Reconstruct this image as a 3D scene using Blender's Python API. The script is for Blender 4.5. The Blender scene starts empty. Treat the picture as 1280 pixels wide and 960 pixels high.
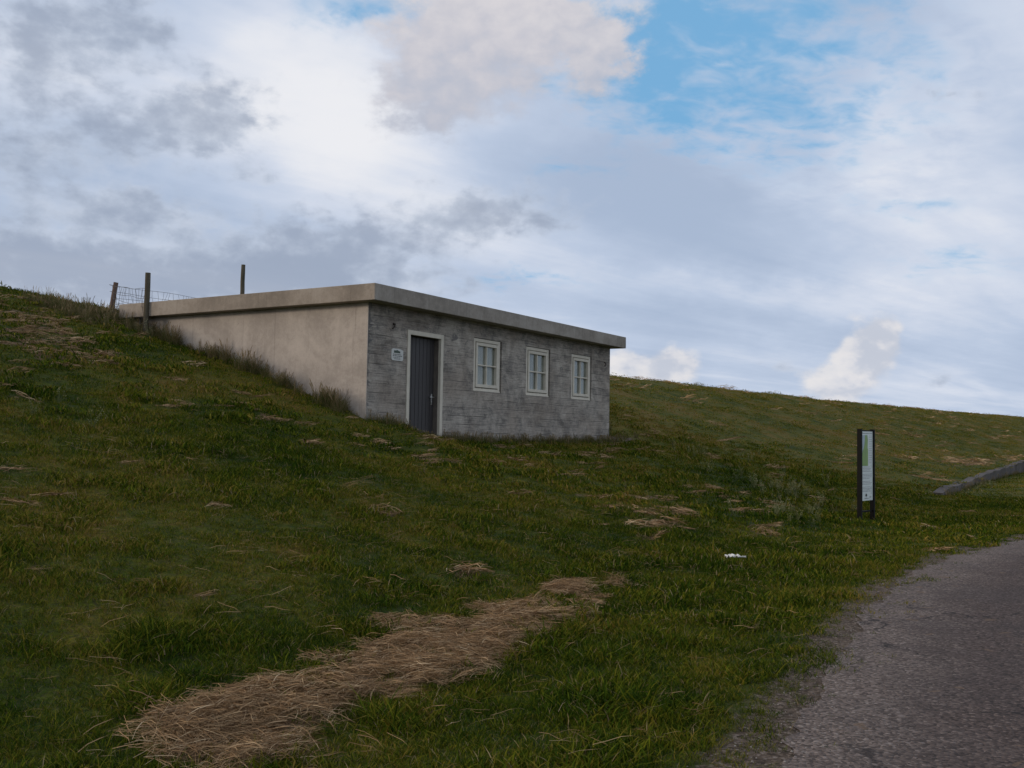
import bpy, bmesh, math, random
import numpy as np
from mathutils import Vector, Matrix
random.seed(4); rng = np.random.default_rng(4)
scene = bpy.context.scene
# ---------------------------------------------------------------- camera
EYE = 1.65
cam_d = bpy.data.cameras.new('camera'); cam = bpy.data.objects.new('camera', cam_d)
scene.collection.objects.link(cam); scene.camera = cam
cam_d.sensor_width = 36; cam_d.lens = 36*1230.07/1280; cam_d.clip_start = .05; cam_d.clip_end = 5000
PITCH, ROLL = .0514, .0172
_f = Vector((0, math.cos(PITCH), math.sin(PITCH))); _u = Vector((0, -math.sin(PITCH), math.cos(PITCH))); _r = Vector((1, 0, 0))
_cr = _r*math.cos(ROLL) + _u*math.sin(ROLL); _cu = -_r*math.sin(ROLL) + _u*math.cos(ROLL)
M = Matrix((_cr, _cu, -_f)).transposed().to_4x4(); M.translation = (0, 0, EYE); cam.matrix_world = M
scene.view_settings.view_transform = 'Standard'; scene.view_settings.look = 'None'
scene.view_settings.exposure = 0; scene.view_settings.gamma = 1

# ---------------------------------------------------------------- node helpers
class NB:
    """small expression builder on a node tree"""
    def __init__(s, nt): s.nt = nt
    def node(s, typ, **k):
        n = s.nt.nodes.new(typ)
        for a, b in k.items(): setattr(n, a, b)
        return n
    def put(s, sock, v):
        if hasattr(v, 'links'): s.nt.links.new(v, sock)
        elif isinstance(v, (tuple, list)) and len(v) == 3 and sock.type == 'RGBA': sock.default_value = (*v, 1)
        else: sock.default_value = v
    def m(s, op, a, b=None, c=None, clamp=False):
        n = s.node('ShaderNodeMath', operation=op); n.use_clamp = clamp
        s.put(n.inputs[0], a)
        if b is not None: s.put(n.inputs[1], b)
        if c is not None: s.put(n.inputs[2], c)
        return n.outputs[0]
    def add(s, a, b): return s.m('ADD', a, b)
    def sub(s, a, b): return s.m('SUBTRACT', a, b)
    def mul(s, a, b): return s.m('MULTIPLY', a, b)
    def ss(s, x, a, b, lo=0., hi=1.):
        n = s.node('ShaderNodeMapRange', interpolation_type='SMOOTHSTEP')
        s.put(n.inputs[0], x); s.put(n.inputs[1], a); s.put(n.inputs[2], b); s.put(n.inputs[3], lo); s.put(n.inputs[4], hi)
        return n.outputs[0]
    def mix(s, f, a, b, mode='MIX'):
        n = s.node('ShaderNodeMix', data_type='RGBA', blend_type=mode)
        s.put(n.inputs[0], f); s.put(n.inputs[6], a); s.put(n.inputs[7], b)
        return n.outputs[2]
    def noise(s, vec, scale=1., detail=4., rough=.5, dist=0., out=0, dim='3D', w=None):
        n = s.node('ShaderNodeTexNoise', noise_dimensions=dim)
        if vec is not None: s.put(n.inputs['Vector'], vec)
        if w is not None: s.put(n.inputs['W'], w)
        s.put(n.inputs['Scale'], scale); s.put(n.inputs['Detail'], detail); s.put(n.inputs['Roughness'], rough); s.put(n.inputs['Distortion'], dist)
        return n.outputs[out]
    def vor(s, vec, scale=1., feature='F1', out=0, rand=1.):
        n = s.node('ShaderNodeTexVoronoi', feature=feature); s.put(n.inputs['Vector'], vec); s.put(n.inputs['Scale'], scale); s.put(n.inputs['Randomness'], rand)
        return n.outputs[out]
    def xyz(s, x, y, z=0.):
        n = s.node('ShaderNodeCombineXYZ'); s.put(n.inputs[0], x); s.put(n.inputs[1], y); s.put(n.inputs[2], z); return n.outputs[0]
    def sep(s, v):
        n = s.node('ShaderNodeSeparateXYZ'); s.put(n.inputs[0], v); return n.outputs
    def vm(s, op, a, b=None):
        n = s.node('ShaderNodeVectorMath', operation=op); s.put(n.inputs[0], a)
        if b is not None: s.put(n.inputs[1], b)
        return n.outputs[0]
    def attr(s, name, out=2):
        n = s.node('ShaderNodeAttribute', attribute_name=name); return n.outputs[out]
    def ramp(s, fac, stops):
        n = s.node('ShaderNodeValToRGB'); s.put(n.inputs[0], fac); e = n.color_ramp.elements
        e[0].position, e[0].color = stops[0][0], (*stops[0][1], 1)
        e[1].position, e[1].color = stops[-1][0], (*stops[-1][1], 1)
        for p, c in stops[1:-1]:
            q = e.new(p); q.color = (*c, 1)
        return n.outputs[0]
    def bump(s, h, strength=.3, dist=.01):
        n = s.node('ShaderNodeBump'); s.put(n.inputs['Height'], h); n.inputs['Strength'].default_value = strength; n.inputs['Distance'].default_value = dist
        return n.outputs[0]

def mat(name):
    m = bpy.data.materials.new(name); m.use_nodes = True
    b = NB(m.node_tree); p = m.node_tree.nodes['Principled BSDF']
    return m, b, p
def setp(b, p, color=None, rough=None, normal=None, spec=None, metal=None):
    if color is not None: b.put(p.inputs['Base Color'], color)
    if rough is not None: b.put(p.inputs['Roughness'], rough)
    if normal is not None: b.put(p.inputs['Normal'], normal)
    if spec is not None: b.put(p.inputs['Specular IOR Level'], spec)
    if metal is not None: b.put(p.inputs['Metallic'], metal)

# ---------------------------------------------------------------- sky
SUN_DIR = Vector((-.985, -.17, 0)).normalized()      # towards the sun: far left, a little behind the camera
SUN_EL = math.radians(13)
SUN_DIR = (SUN_DIR*math.cos(SUN_EL) + Vector((0, 0, math.sin(SUN_EL)))).normalized()
world = bpy.data.worlds.new('World'); scene.world = world; world.use_nodes = True
w = NB(world.node_tree); bg = world.node_tree.nodes['Background']
BLUE = [(10.4, 23.3, 7.0, 2.2, .98), (6.8, 19.4, 4.0, 2.2, 0.62), (14.1, 18.7, 6.2, 2.6, 0.5), (18.5, 16.5, 5.5, 2.2, .28), (-9.1, 23.4, 3.5, 1.1, 0.8), (0.4, 8.9, 4.4, 0.4, 0.34), (23.8, 9.3, 5., 0.8, 0.27), (19.5, 21.5, 5.2, 2.8, 0.33), (21.8, 12.7, 3.6, 0.6, 0.3), (2.6, 15.1, 3.3, 0.8, 0.3)]
GREY = [(-27.0, 18.6, 3.9, 3.0, .8), (-22.8, 21.1, 3.1, 2.1, .85), (-26.9, 13.9, 3.9, 1.6, 0.6), (-21.0, 15.7, 3.0, 1.4, .75), (-17.3, 17.8, 2.4, 1.9, 0.8), (-16.3, 16.6, 2.2, 1.2, 0.6), (-21.3, 11.6, 2.8, 1.0, 1.0), (-23.2, 8.7, 4.5, 1.3, 0.5), (-14.4, 9.2, 6.8, 1.7, 0.85), (-24, 6.6, 7., 2.0, .7), (-8, 8.6, 5.5, 1.2, .6), (-27.1, 9.6, 2.7, 2.4, 0.7), (-9.9, 10.9, 5.1, 1.5, 0.8), (-1.6, 12.7, 4.5, 1.4, 1.1), (-15.4, 14.1, 1.4, 0.6, 0.7), (-17.8, 8.3, 7.9, 1.3, 0.7), (15.7, 4.1, 1.5, 0.5, 0.75), (23.5, 3.5, 1.2, 0.4, 0.6), (24.2, 18.0, 1.2, 0.4, 0.55), (19.9, 3.9, 1.2, 0.5, 0.5)]
WARM = [(-4.6, 21.3, 3.6, 2.9, .8), (-0.6, 23.8, 5.2, 2.2, 1.0), (3.3, 22.0, 3.2, 2.0, 1.0), (-6.2, 18.4, 2.2, 1.9, 0.6), (5.6, 21.4, 1.5, 1.2, 0.6), (-1.0, 19.0, 3.6, 1.7, 0.35)]
PUFF = [(20.3, 5.3, 1.15, 1.35, 1.15), (19.3, 4.2, 1.2, 1.1, 1.0), (18.0, 2.9, 1.7, 1.2, 1.1), (9.6, 4.1, 1.2, 1.1, .95), (7.4, 3.7, 1.7, .9, .85), (6.5, 4.4, 0.9, 0.9, 0.8), (20.9, 5.9, 0.7, 0.7, 0.8)]
def build_sky():
    tc = w.node('ShaderNodeTexCoord').outputs['Generated']
    x, y, z = w.sep(tc)
    RD = 57.29578
    az = w.mul(w.m('ARCTAN2', x, y), RD); el = w.mul(w.m('ARCSINE', z, clamp=False), RD)
    sky = w.node('ShaderNodeTexSky', sky_type='NISHITA'); sky.sun_disc = False
    sky.sun_elevation = SUN_EL; sky.sun_rotation = math.atan2(SUN_DIR.x, SUN_DIR.y); sky.altitude = 0; sky.air_density = 1.0; sky.dust_density = .6; sky.ozone_density = 2.2
    # cloud-plane coordinates, turned so that x runs along the bands of high cloud
    zz = w.add(w.m('MAXIMUM', z, 0.0), .045)
    px, py = w.m('DIVIDE', x, zz), w.m('DIVIDE', y, zz)
    c, s_ = math.cos(math.radians(44)), math.sin(math.radians(44))
    along = w.add(w.mul(px, s_), w.mul(py, c)); across = w.sub(w.mul(px, c), w.mul(py, s_))
    def blobs(L, wx, wy):
        tot = None; pv = w.xyz(wx, wy, 0.)
        for (a, e, ra, re, k) in L:
            q = w.node('ShaderNodeVectorMath', operation='MULTIPLY_ADD'); w.put(q.inputs[0], pv)
            c = .866; q.inputs[1].default_value = (c/ra, c/re, 0); q.inputs[2].default_value = (-a*c/ra, -e*c/re, 0)
            d = w.node('ShaderNodeVectorMath', operation='DOT_PRODUCT'); w.put(d.inputs[0], q.outputs[0]); w.put(d.inputs[1], q.outputs[0])
            g = w.m('POWER', .36788, d.outputs['Value'])
            tot = w.m('MULTIPLY_ADD', g, k, tot if tot is not None else 0.)
        return tot
    dirv = tc
    # angular noise (billows) and warps
    ae = w.xyz(w.mul(az, .1), w.mul(el, .15), 0.)
    wn = w.node('ShaderNodeTexNoise'); w.put(wn.inputs['Vector'], ae); wn.inputs['Scale'].default_value = 2.6; wn.inputs['Detail'].default_value = 6; wn.inputs['Roughness'].default_value = .6
    wr, wg, wb = w.sep(wn.outputs[1])
    azw = w.add(az, w.mul(w.sub(wr, .5), 6.5)); elw = w.add(el, w.mul(w.sub(wg, .5), 3.6))
    azs = w.add(az, w.mul(w.sub(wr, .5), 1.6)); els = w.add(el, w.mul(w.sub(wg, .5), 1.2))
    # high veil
    st = w.xyz(w.mul(along, .32), w.mul(across, 1.5), 0.)
    streak = w.noise(st, 1.1, 6, .55, .5)
    st2 = w.noise(w.xyz(w.mul(along, .16), w.mul(across, .5), 3.), 1.0, 4, .5, .3)
    cells = w.noise(w.xyz(w.mul(along, .8), across, 7.), 10., 3, .6, .4)
    soft = w.noise(w.xyz(w.mul(az, .05), w.mul(el, .09), 5.), 1.4, 4, .5, .2)
    b = blobs(BLUE, azw, elw)
    ripple = w.vor(w.vm('ADD', w.xyz(w.mul(along, 1.), w.mul(across, 1.25), 0.), w.vm('MULTIPLY', wn.outputs[1], (.35, .35, 0))), 7.5, 'SMOOTH_F1')
    cellm = w.add(w.mul(w.sub(cells, .5), 1.1), w.mul(w.sub(ripple, .38), .55))
    open_ = w.add(w.add(b, w.mul(w.sub(streak, .5), .8)), w.mul(cellm, w.ss(b, .04, .4, .1, 1.25)))
    opening = w.ss(open_, .08, 1.08)
    tone = w.add(w.mul(streak, .42), w.add(w.mul(st2, .6), w.add(w.mul(soft, .62), w.mul(cells, .06))))
    LIGHT = [(-15., 20., 6., 3.2, .30), (-9., 16.5, 6., 2.6, .26), (-22., 12.8, 5., 1.0, .25), (-5., 12., 5., 1.2, .12), (22., 18., 6., 4., .20), (15., 8., 9., .8, .14), (2., 7., 8., .8, .12)]
    DARK = [(8., 13.5, 8.5, 3.0, .30), (16., 10.5, 8., 2., .24), (2., 15.5, 5., 1.6, .16), (12., 6.5, 7., .9, .18), (22., 5.5, 6., 1.2, .12)]
    azb = w.add(az, w.mul(w.sub(wg, .5), 4.)); elb = w.add(w.add(el, w.mul(az, .10)), w.mul(w.sub(wr, .5), 3.0))
    L2 = [(a_, e_+a_*.10, ra_, re_, k_) for (a_, e_, ra_, re_, k_) in LIGHT]; D2 = [(a_, e_+a_*.10, ra_, re_, k_) for (a_, e_, ra_, re_, k_) in DARK]
    tone = w.sub(w.add(tone, w.mul(blobs(L2, azb, elb), .48)), w.mul(blobs(D2, azb, elb), .62))
    tone = w.add(tone, w.mul(cellm, w.mul(w.ss(w.add(w.mul(b, 1.0), blobs([(18., 17.5, 8., 4.5, .55)], az, el)), .1, .5), .16)))
    veil = w.ramp(w.ss(tone, .54, 1.16), [(0, (.40, .485, .64)), (.38, (.51, .59, .74)), (.7, (.66, .71, .82)), (1, (.86, .86, .89))])
    # the veil brightens towards the horizon band left of centre
    K = 10.0
    nish = w.mix(1., sky.outputs[0], (.62, .86, 1.12), 'MULTIPLY')
    blue_ = w.mix(.8, nish, (2.2, 4.9, 7.8))
    veil10 = w.vm('MULTIPLY', veil, (K, K, K))
    ml = w.mul(w.sub(1., opening), .97)
    col = w.mix(ml, blue_, veil10)
    sd = w.node('ShaderNodeVectorMath', operation='DOT_PRODUCT'); w.put(sd.inputs[0], tc); sd.inputs[1].default_value = SUN_DIR
    glow = w.ss(sd.outputs['Value'], .5, 1.0)
    bill = w.noise(ae, 6.2, 7, .52, .15); bill2 = w.noise(w.xyz(w.mul(az, .1), w.mul(el, .16), 9.), 15., 7, .6, .2)
    # small bright cumulus low on the right
    g = w.add(blobs(PUFF, azs, els), w.mul(w.sub(bill, .5), .9)); a = w.ss(g, .34, .85)
    pc = w.ramp(w.ss(w.add(w.mul(bill, 1.2), w.mul(w.sub(blobs([(20.9, 4.9, 2., 2., .5), (8.6, 4.6, 1.5, 1.2, .4)], azs, els), .2), -.5)), .4, .85), [(0, (.56, .59, .67)), (.35, (.70, .70, .74)), (1, (.83, .80, .79))])
    col = w.mix(w.mul(a, .85), col, w.vm('MULTIPLY', pc, (K, K, K)))
    # big soft warm cumulus at the top
    azm = w.add(az, w.mul(w.sub(wr, .5), 9.0)); elm = w.add(el, w.mul(w.sub(wb, .5), 7.0))
    g = w.add(blobs(WARM, azm, elm), w.mul(w.sub(bill, .5), .8)); a = w.ss(g, .22, 1.0)
    wc = w.ramp(w.ss(w.add(w.mul(bill, .6), w.mul(w.sub(el, 18.), .045)), .2, .75), [(0, (.47, .50, .59)), (.5, (.59, .58, .63)), (1, (.70, .67, .69))])
    col = w.mix(w.mul(a, .93), col, w.vm('MULTIPLY', wc, (K, K, K)))
    # grey broken cumulus
    g = w.add(blobs(GREY, azw, elw), w.add(w.mul(w.sub(bill, .5), 1.25), w.mul(w.sub(bill2, .5), .15))); a = w.ss(g, .24, .98)
    gc = w.ramp(w.ss(w.add(w.mul(g, .32), w.add(w.mul(wb, .9), w.mul(bill, .3))), .55, 1.12), [(0, (.62, .67, .77)), (.45, (.46, .52, .63)), (1, (.32, .375, .485))])
    col = w.mix(w.mul(a, .82), col, w.vm('MULTIPLY', gc, (K, K, K)))
    # the side towards the low sun is warmer and brighter
    col = w.mix(w.mul(glow, .85), col, (10., 7.6, 5.4))
    w.put(bg.inputs['Color'], col); bg.inputs['Strength'].default_value = .1
build_sky()
world.cycles.sampling_method = 'MANUAL'; world.cycles.sample_map_resolution = 512

sun_d = bpy.data.lights.new('sun', 'SUN'); sun_d.energy = 1.35; sun_d.angle = math.radians(8); sun_d.color = (1, .84, .70)
sun = bpy.data.objects.new('sun', sun_d); scene.collection.objects.link(sun)
sun.rotation_euler = (-SUN_DIR).to_track_quat('-Z', 'Y').to_euler()

def tag(o, label=None, cat=None, group=None, kind=None):
    if label: o['label'] = label
    if cat: o['category'] = cat
    if group: o['group'] = group
    if kind: o['kind'] = kind
    return o
def link(o, parent=None):
    scene.collection.objects.link(o)
    if parent is not None: o.parent = parent
    return o
def mesh_obj(name, verts, faces, m, parent=None, smooth=False, attrs=None, do_link=True):
    me = bpy.data.meshes.new(name); me.from_pydata([tuple(v) for v in verts], [], [tuple(f) for f in faces])
    for k, (dom, arr) in (attrs or {}).items():
        at = me.attributes.new(k, 'FLOAT', dom); at.data.foreach_set('value', np.asarray(arr, np.float32))
    if m: me.materials.append(m)
    if smooth: me.polygons.foreach_set('use_smooth', [True]*len(me.polygons))
    me.update(); o = bpy.data.objects.new(name, me)
    if do_link: link(o, parent)
    return o
def bm_obj(name, bm, m, parent=None, smooth=False):
    me = bpy.data.meshes.new(name); bmesh.ops.recalc_face_normals(bm, faces=bm.faces); bm.to_mesh(me); bm.free()
    if m: me.materials.append(m)
    if smooth: me.polygons.foreach_set('use_smooth', [True]*len(me.polygons))
    o = bpy.data.objects.new(name, me); link(o, parent); return o
def box(bm, x0, x1, y0, y1, z0, z1, bev=0.):
    r = bmesh.ops.create_cube(bm, size=1); vs = r['verts']
    bmesh.ops.scale(bm, vec=(x1-x0, y1-y0, z1-z0), verts=vs); bmesh.ops.translate(bm, vec=((x0+x1)/2, (y0+y1)/2, (z0+z1)/2), verts=vs)
    if bev > 0:
        es = list({e for v in vs for e in v.link_edges}); bmesh.ops.bevel(bm, geom=es, offset=bev, segments=2, affect='EDGES', profile=.6)
def tube(bm, pts, rad, n=8, caps=True, wob=0.):
    """tapered tube through pts; rad is one radius or a list"""
    pts = [Vector(p) for p in pts]; rs = rad if isinstance(rad, (list, tuple)) else [rad]*len(pts); rings = []
    for i, p in enumerate(pts):
        d = (pts[min(i+1, len(pts)-1)]-pts[max(i-1, 0)]).normalized()
        a = d.orthogonal().normalized() if abs(d.z) > .95 else d.cross(Vector((0, 0, 1))).normalized()
        b = d.cross(a)
        rings.append([bm.verts.new(p + (a*math.cos(2*math.pi*k/n) + b*math.sin(2*math.pi*k/n))*rs[i]*(1+random.uniform(-wob, wob))) for k in range(n)])
    for r0, r1 in zip(rings, rings[1:]):
        for k in range(n): bm.faces.new((r0[k], r0[(k+1) % n], r1[(k+1) % n], r1[k]))
    if caps: bm.faces.new(rings[0][::-1]); bm.faces.new(rings[-1])

# ---------------------------------------------------------------- terrain maths (dyke coordinates: s along the toe, t up the slope)
YAW = 0.5544
UX, UY = math.sin(YAW), math.cos(YAW)
NX, NY = -math.cos(YAW), math.sin(YAW)
S0, RAD = 20.0, 440.0                      # the dyke runs straight, then bends gently
CX, CY = S0*UX - RAD*NX, S0*UY - RAD*NY
def st_of(x, y):
    x = np.asarray(x, float); y = np.asarray(y, float)
    s = x*UX + y*UY; t = x*NX + y*NY
    dx, dy = x-CX, y-CY
    ss = dx*UX + dy*UY; tt = dx*NX + dy*NY
    ang = np.arctan2(ss, tt)
    r = np.hypot(ss, tt)
    far = s > S0
    return np.where(far, S0 + RAD*ang, s), np.where(far, r-RAD, t)
def xy_of(s, t):
    s = np.asarray(s, float); t = np.asarray(t, float)
    a = np.where(s > S0, (s-S0)/RAD, 0.0)
    ax = CX + (RAD+t)*(np.sin(a)*UX + np.cos(a)*NX)
    ay = CY + (RAD+t)*(np.sin(a)*UY + np.cos(a)*NY)
    back = np.minimum(s-S0, 0.0)
    return ax + back*UX, ay + back*UY
def _hash(ix, iy, k):
    h = (ix*374761393 + iy*668265263 + k*2147483647) & 0xffffffff
    h = ((h ^ (h >> 13))*1274126177) & 0xffffffff
    return ((h ^ (h >> 16)) & 0xffff)/65535.0
def vnoise(x, y, k=0):
    x = np.asarray(x, float); y = np.asarray(y, float)
    ix = np.floor(x).astype(np.int64); iy = np.floor(y).astype(np.int64)
    fx = x-ix; fy = y-iy
    fx = fx*fx*(3-2*fx); fy = fy*fy*(3-2*fy)
    a = _hash(ix, iy, k); b = _hash(ix+1, iy, k); c = _hash(ix, iy+1, k); d = _hash(ix+1, iy+1, k)
    return (a*(1-fx)+b*fx)*(1-fy) + (c*(1-fx)+d*fx)*fy
def fbm(x, y, k=0, o=3):
    v = 0; w = 0.5; tot = 0
    for i in range(o):
        v = v + w*vnoise(x*2**i+17.3*i, y*2**i-9.1*i, k+i); tot += w; w *= 0.5
    return v/tot
def sstep(a, b, x):
    q = np.clip((np.asarray(x, float)-a)/(b-a), 0, 1); return q*q*(3-2*q)
PT = [-500, 3.6, 4.2, 4.8, 5.5, 6.5, 7.5, 8.8, 10, 11.2, 12.2, 13.2, 14.8, 16.8, 18.5, 19.6, 20.6, 21.4, 22.4, 24, 27, 30, 36, 44, 48, 500]
PZ = [0, 0, .03, .09, .2, .40, .63, .95, 1.25, 1.57, 1.87, 2.2, 2.72, 3.33, 3.86, 4.18, 4.42, 4.56, 4.67, 4.72, 4.7, 4.2, 2.4, .2, -.2, -.2]
TK_S = [-500, 31.0, 32.0, 46.5, 64.5, 90, 140, 600]   # retaining kerb line
TK_T = [4.4, 4.6, 4.75, 5.65, 7.0, 7.6, 8.0, 8.0]
def kerb_t(s): return np.interp(s, TK_S, TK_T)
RE_S = [-500, -20, 0, 3, 4.8, 7.4, 9.4, 11.3, 13.6, 15.9, 19.9, 30, 60, 120, 600]
RE_T = [1.35, 1.18, 1.26, 1.38, 1.50, 1.79, 2.05, 2.2, 2.24, 2.05, 1.32, -1.2, -9, -25, -60]
def road_edge(s): return np.interp(s, RE_S, RE_T)
def base_z(s, t):
    s = np.asarray(s, float); t = np.asarray(t, float)
    z = (np.interp(t-.35, PT, PZ) + np.interp(t, PT, PZ) + np.interp(t+.35, PT, PZ))/3
    # terrace in front of and beside the building
    ter = sstep(14.6, 17.2, s)*(1-sstep(25.5, 30, s))*np.exp(-((t-12.2)/1.7)**2)
    z = z - .36*ter
    # a shoulder on the crest left of the building
    z = z + .26*(1-sstep(12.6, 15.6, s))*sstep(19, 22.5, t)*(1-sstep(28, 34, t))
    # flat apron in front of the kerb
    ks = sstep(31.0, 33.0, s)
    z = np.where((t < kerb_t(s)+.12), z*(1-ks), z)
    return z
def bump(s, t):
    amp = sstep(2.4, 4.2, t-0*s)
    b = .16*(fbm(s*.22, t*.3, 3)-.5)*sstep(4, 8, t) + .07*(fbm(s*.9, t*1.1, 7)-.5)*amp + .035*(vnoise(s*3.1, t*3.3, 11)-.5)*sstep(1.7, 2.8, t)
    return b
def ground_z(x, y):
    s, t = st_of(x, y)
    return base_z(s, t) + bump(s, t)

# ---------------------------------------------------------------- straw areas, in dyke coordinates
PILE1 = [(3.35, 4.12), (3.46, 4.22), (3.67, 4.5), (4.02, 4.33), (4.72, 4.51), (5.14, 4.62), (5.45, 4.46), (5.95, 4.63), (5.97, 4.81), (6.23, 4.94), (6.53, 4.85), (6.55, 4.47), (6.68, 4.1), (6.2, 3.94), (5.44, 3.83), (4.98, 3.74), (4.74, 3.95), (4.34, 3.83), (4.03, 3.72), (3.72, 3.46), (3.4, 3.55), (3.1, 3.8), (3.15, 4.0)]
PILE2 = [(6.92, 4.72), (7.28, 4.8), (7.82, 4.71), (8.53, 4.72), (8.94, 4.82), (9.51, 4.67), (10.28, 4.62), (9.72, 4.5), (8.85, 4.45), (7.93, 4.19), (7.05, 4.17), (6.57, 4.18), (6.5, 4.39)]
# s, t, half-length s, half-length t, strength
PATCH = [(10.4, 17.4, 1.1, 1.9, 1.4), (10.4, 15.6, .8, 1.0, 1.2), (11.6, 18.9, 1.3, .9, 1.), (9.2, 16.6, 1., 1.5, 1.3), (2.6, 4.1, .5, .5, .6), (8.6, 5.0, .7, .25, .6), (13.2, 20.3, 1.0, .7, .7), (11.81, 12.26, .35, .3, 1.0), (12.3, 11.9, .3, .22, .7), (5.76, 9.06, .4, .4, .45),
         (7.77, 12.87, .5, .5, .6), (8.41, 11.33, .6, .5, .35), (9.49, 12.16, .4, .4, .4), (13.56, 10.05, .75, .3, .95), (14.3, 9.6, .5, .25, .6), (9.38, 7.59, .5, .3, .6), (13.82, 5.97, .9, .4, 1.2), (15.3, 6.6, 1.2, .35, .9), (17, 7.3, 1.2, .3, .7), (14.6, 7.6, 1., .3, .7), (19.5, 7.4, 1.2, .3, .7), (12.9, 5.6, .6, .25, .6),
         (12.16, 6.38, .6, .25, .55), (18.05, 6.02, .9, .3, .8), (16.19, 4.99, 1.0, .3, .9), (17.3, 5.3, .7, .25, .5), (7.59, 7.54, .5, .3, .45), (8.35, 5.61, .4, .2, .6), (11.4, 4.7, .6, .18, .4),
         (61.3, 7.9, 8, .5, 1.0), (50, 7.3, 5, .4, .7), (48.64, 7.9, 6, .5, .5), (36.5, 6.3, 3, .5, .6), (33.78, 7.49, 2, .4, .6), (26.5, 12.2, 1.2, .35, .7), (33, 10.5, 3, .5, .3), (45, 13.5, 5, .6, .35), (58, 10.5, 6, .6, .35), (24, 7.2, 2, .3, .35), (11.93, 7.22, .5, .25, .4),
         (28.5, 8.3, 2.5, .35, .4), (80, 9, 9, .8, .6), (15.2, 3.5, .5, .12, .5), (20.4, 3.1, .9, .2, .5), (6.4, 2.35, .8, .22, .5), (5.0, 2.3, .5, .25, .5)]
def in_poly(s, t, P):
    s = np.asarray(s); t = np.asarray(t); ins = np.zeros(s.shape, bool); n = len(P)
    for i in range(n):
        (x0, y0), (x1, y1) = P[i], P[(i+1) % n]
        c = ((y0 > t) != (y1 > t)) & (s < (x1-x0)*(t-y0)/((y1-y0) if y1 != y0 else 1e-9)+x0); ins ^= c
    return ins
def pile_mask(s, t):
    ws = s + .34*(vnoise(s*4, t*5, 21)-.5) + .20*(vnoise(s*13, t*15, 22)-.5); wt = t + .22*(vnoise(s*4.5, t*5, 23)-.5) + .17*(vnoise(s*12, t*16, 24)-.5)
    thin = fbm(s*2.2, t*5.5, 27, 3) > .30 + .20*sstep(6.3, 9.5, s)      # the windrow breaks up towards its far end
    return ((in_poly(ws, wt, PILE1) | in_poly(ws, wt, PILE2)) & thin).astype(float)
def patch_mask(s, t):
    v = np.zeros(np.shape(s))
    for (a, b, ra, rb, k) in PATCH:
        v = v + k*np.exp(-(((s-a)/ra)**2+((t-b)/rb)**2))
    n = fbm(s*1.3, t*3.5, 31, 3)
    general = sstep(.60, .78, fbm(s*.35, t*1.3, 41, 3))*sstep(4.6, 6.5, t)*.35
    w1 = fbm(s*3.1+.4*t, t*8.0, 35, 3); streak = fbm(s*.55, t*2.6, 43, 3)
    wisps = sstep(.56, .70, streak)*sstep(.42, .62, w1)*sstep(4.6, 6.2, t)*.55
    return np.clip(sstep(.22, .85, v*(.25+1.5*n))*(.18+.85*sstep(.38, .64, w1)) + wisps + general*sstep(.45, .7, n), 0, 1)
def pile_soft(s, t):
    o = [(0, 0), (.1, 0), (-.1, 0), (0, .1), (0, -.1)]
    return sum(pile_mask(s+a, t+b) for a, b in o)/5
BC = (-2.7472, 18.583)                      # front left corner of the hut wall
B_S, B_T = 14.353, 12.118
B_L, B_D = 10.3925, 7.05
def bare_patch(s, t): return .95*np.exp(-(((s-25.5)/1.0)**2+((t-12.25)/.28)**2))
def in_building(s, t, m=0.): return (s > B_S-m) & (s < B_S+B_L+m) & (t > B_T-m) & (t < B_T+B_D+m)

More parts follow.
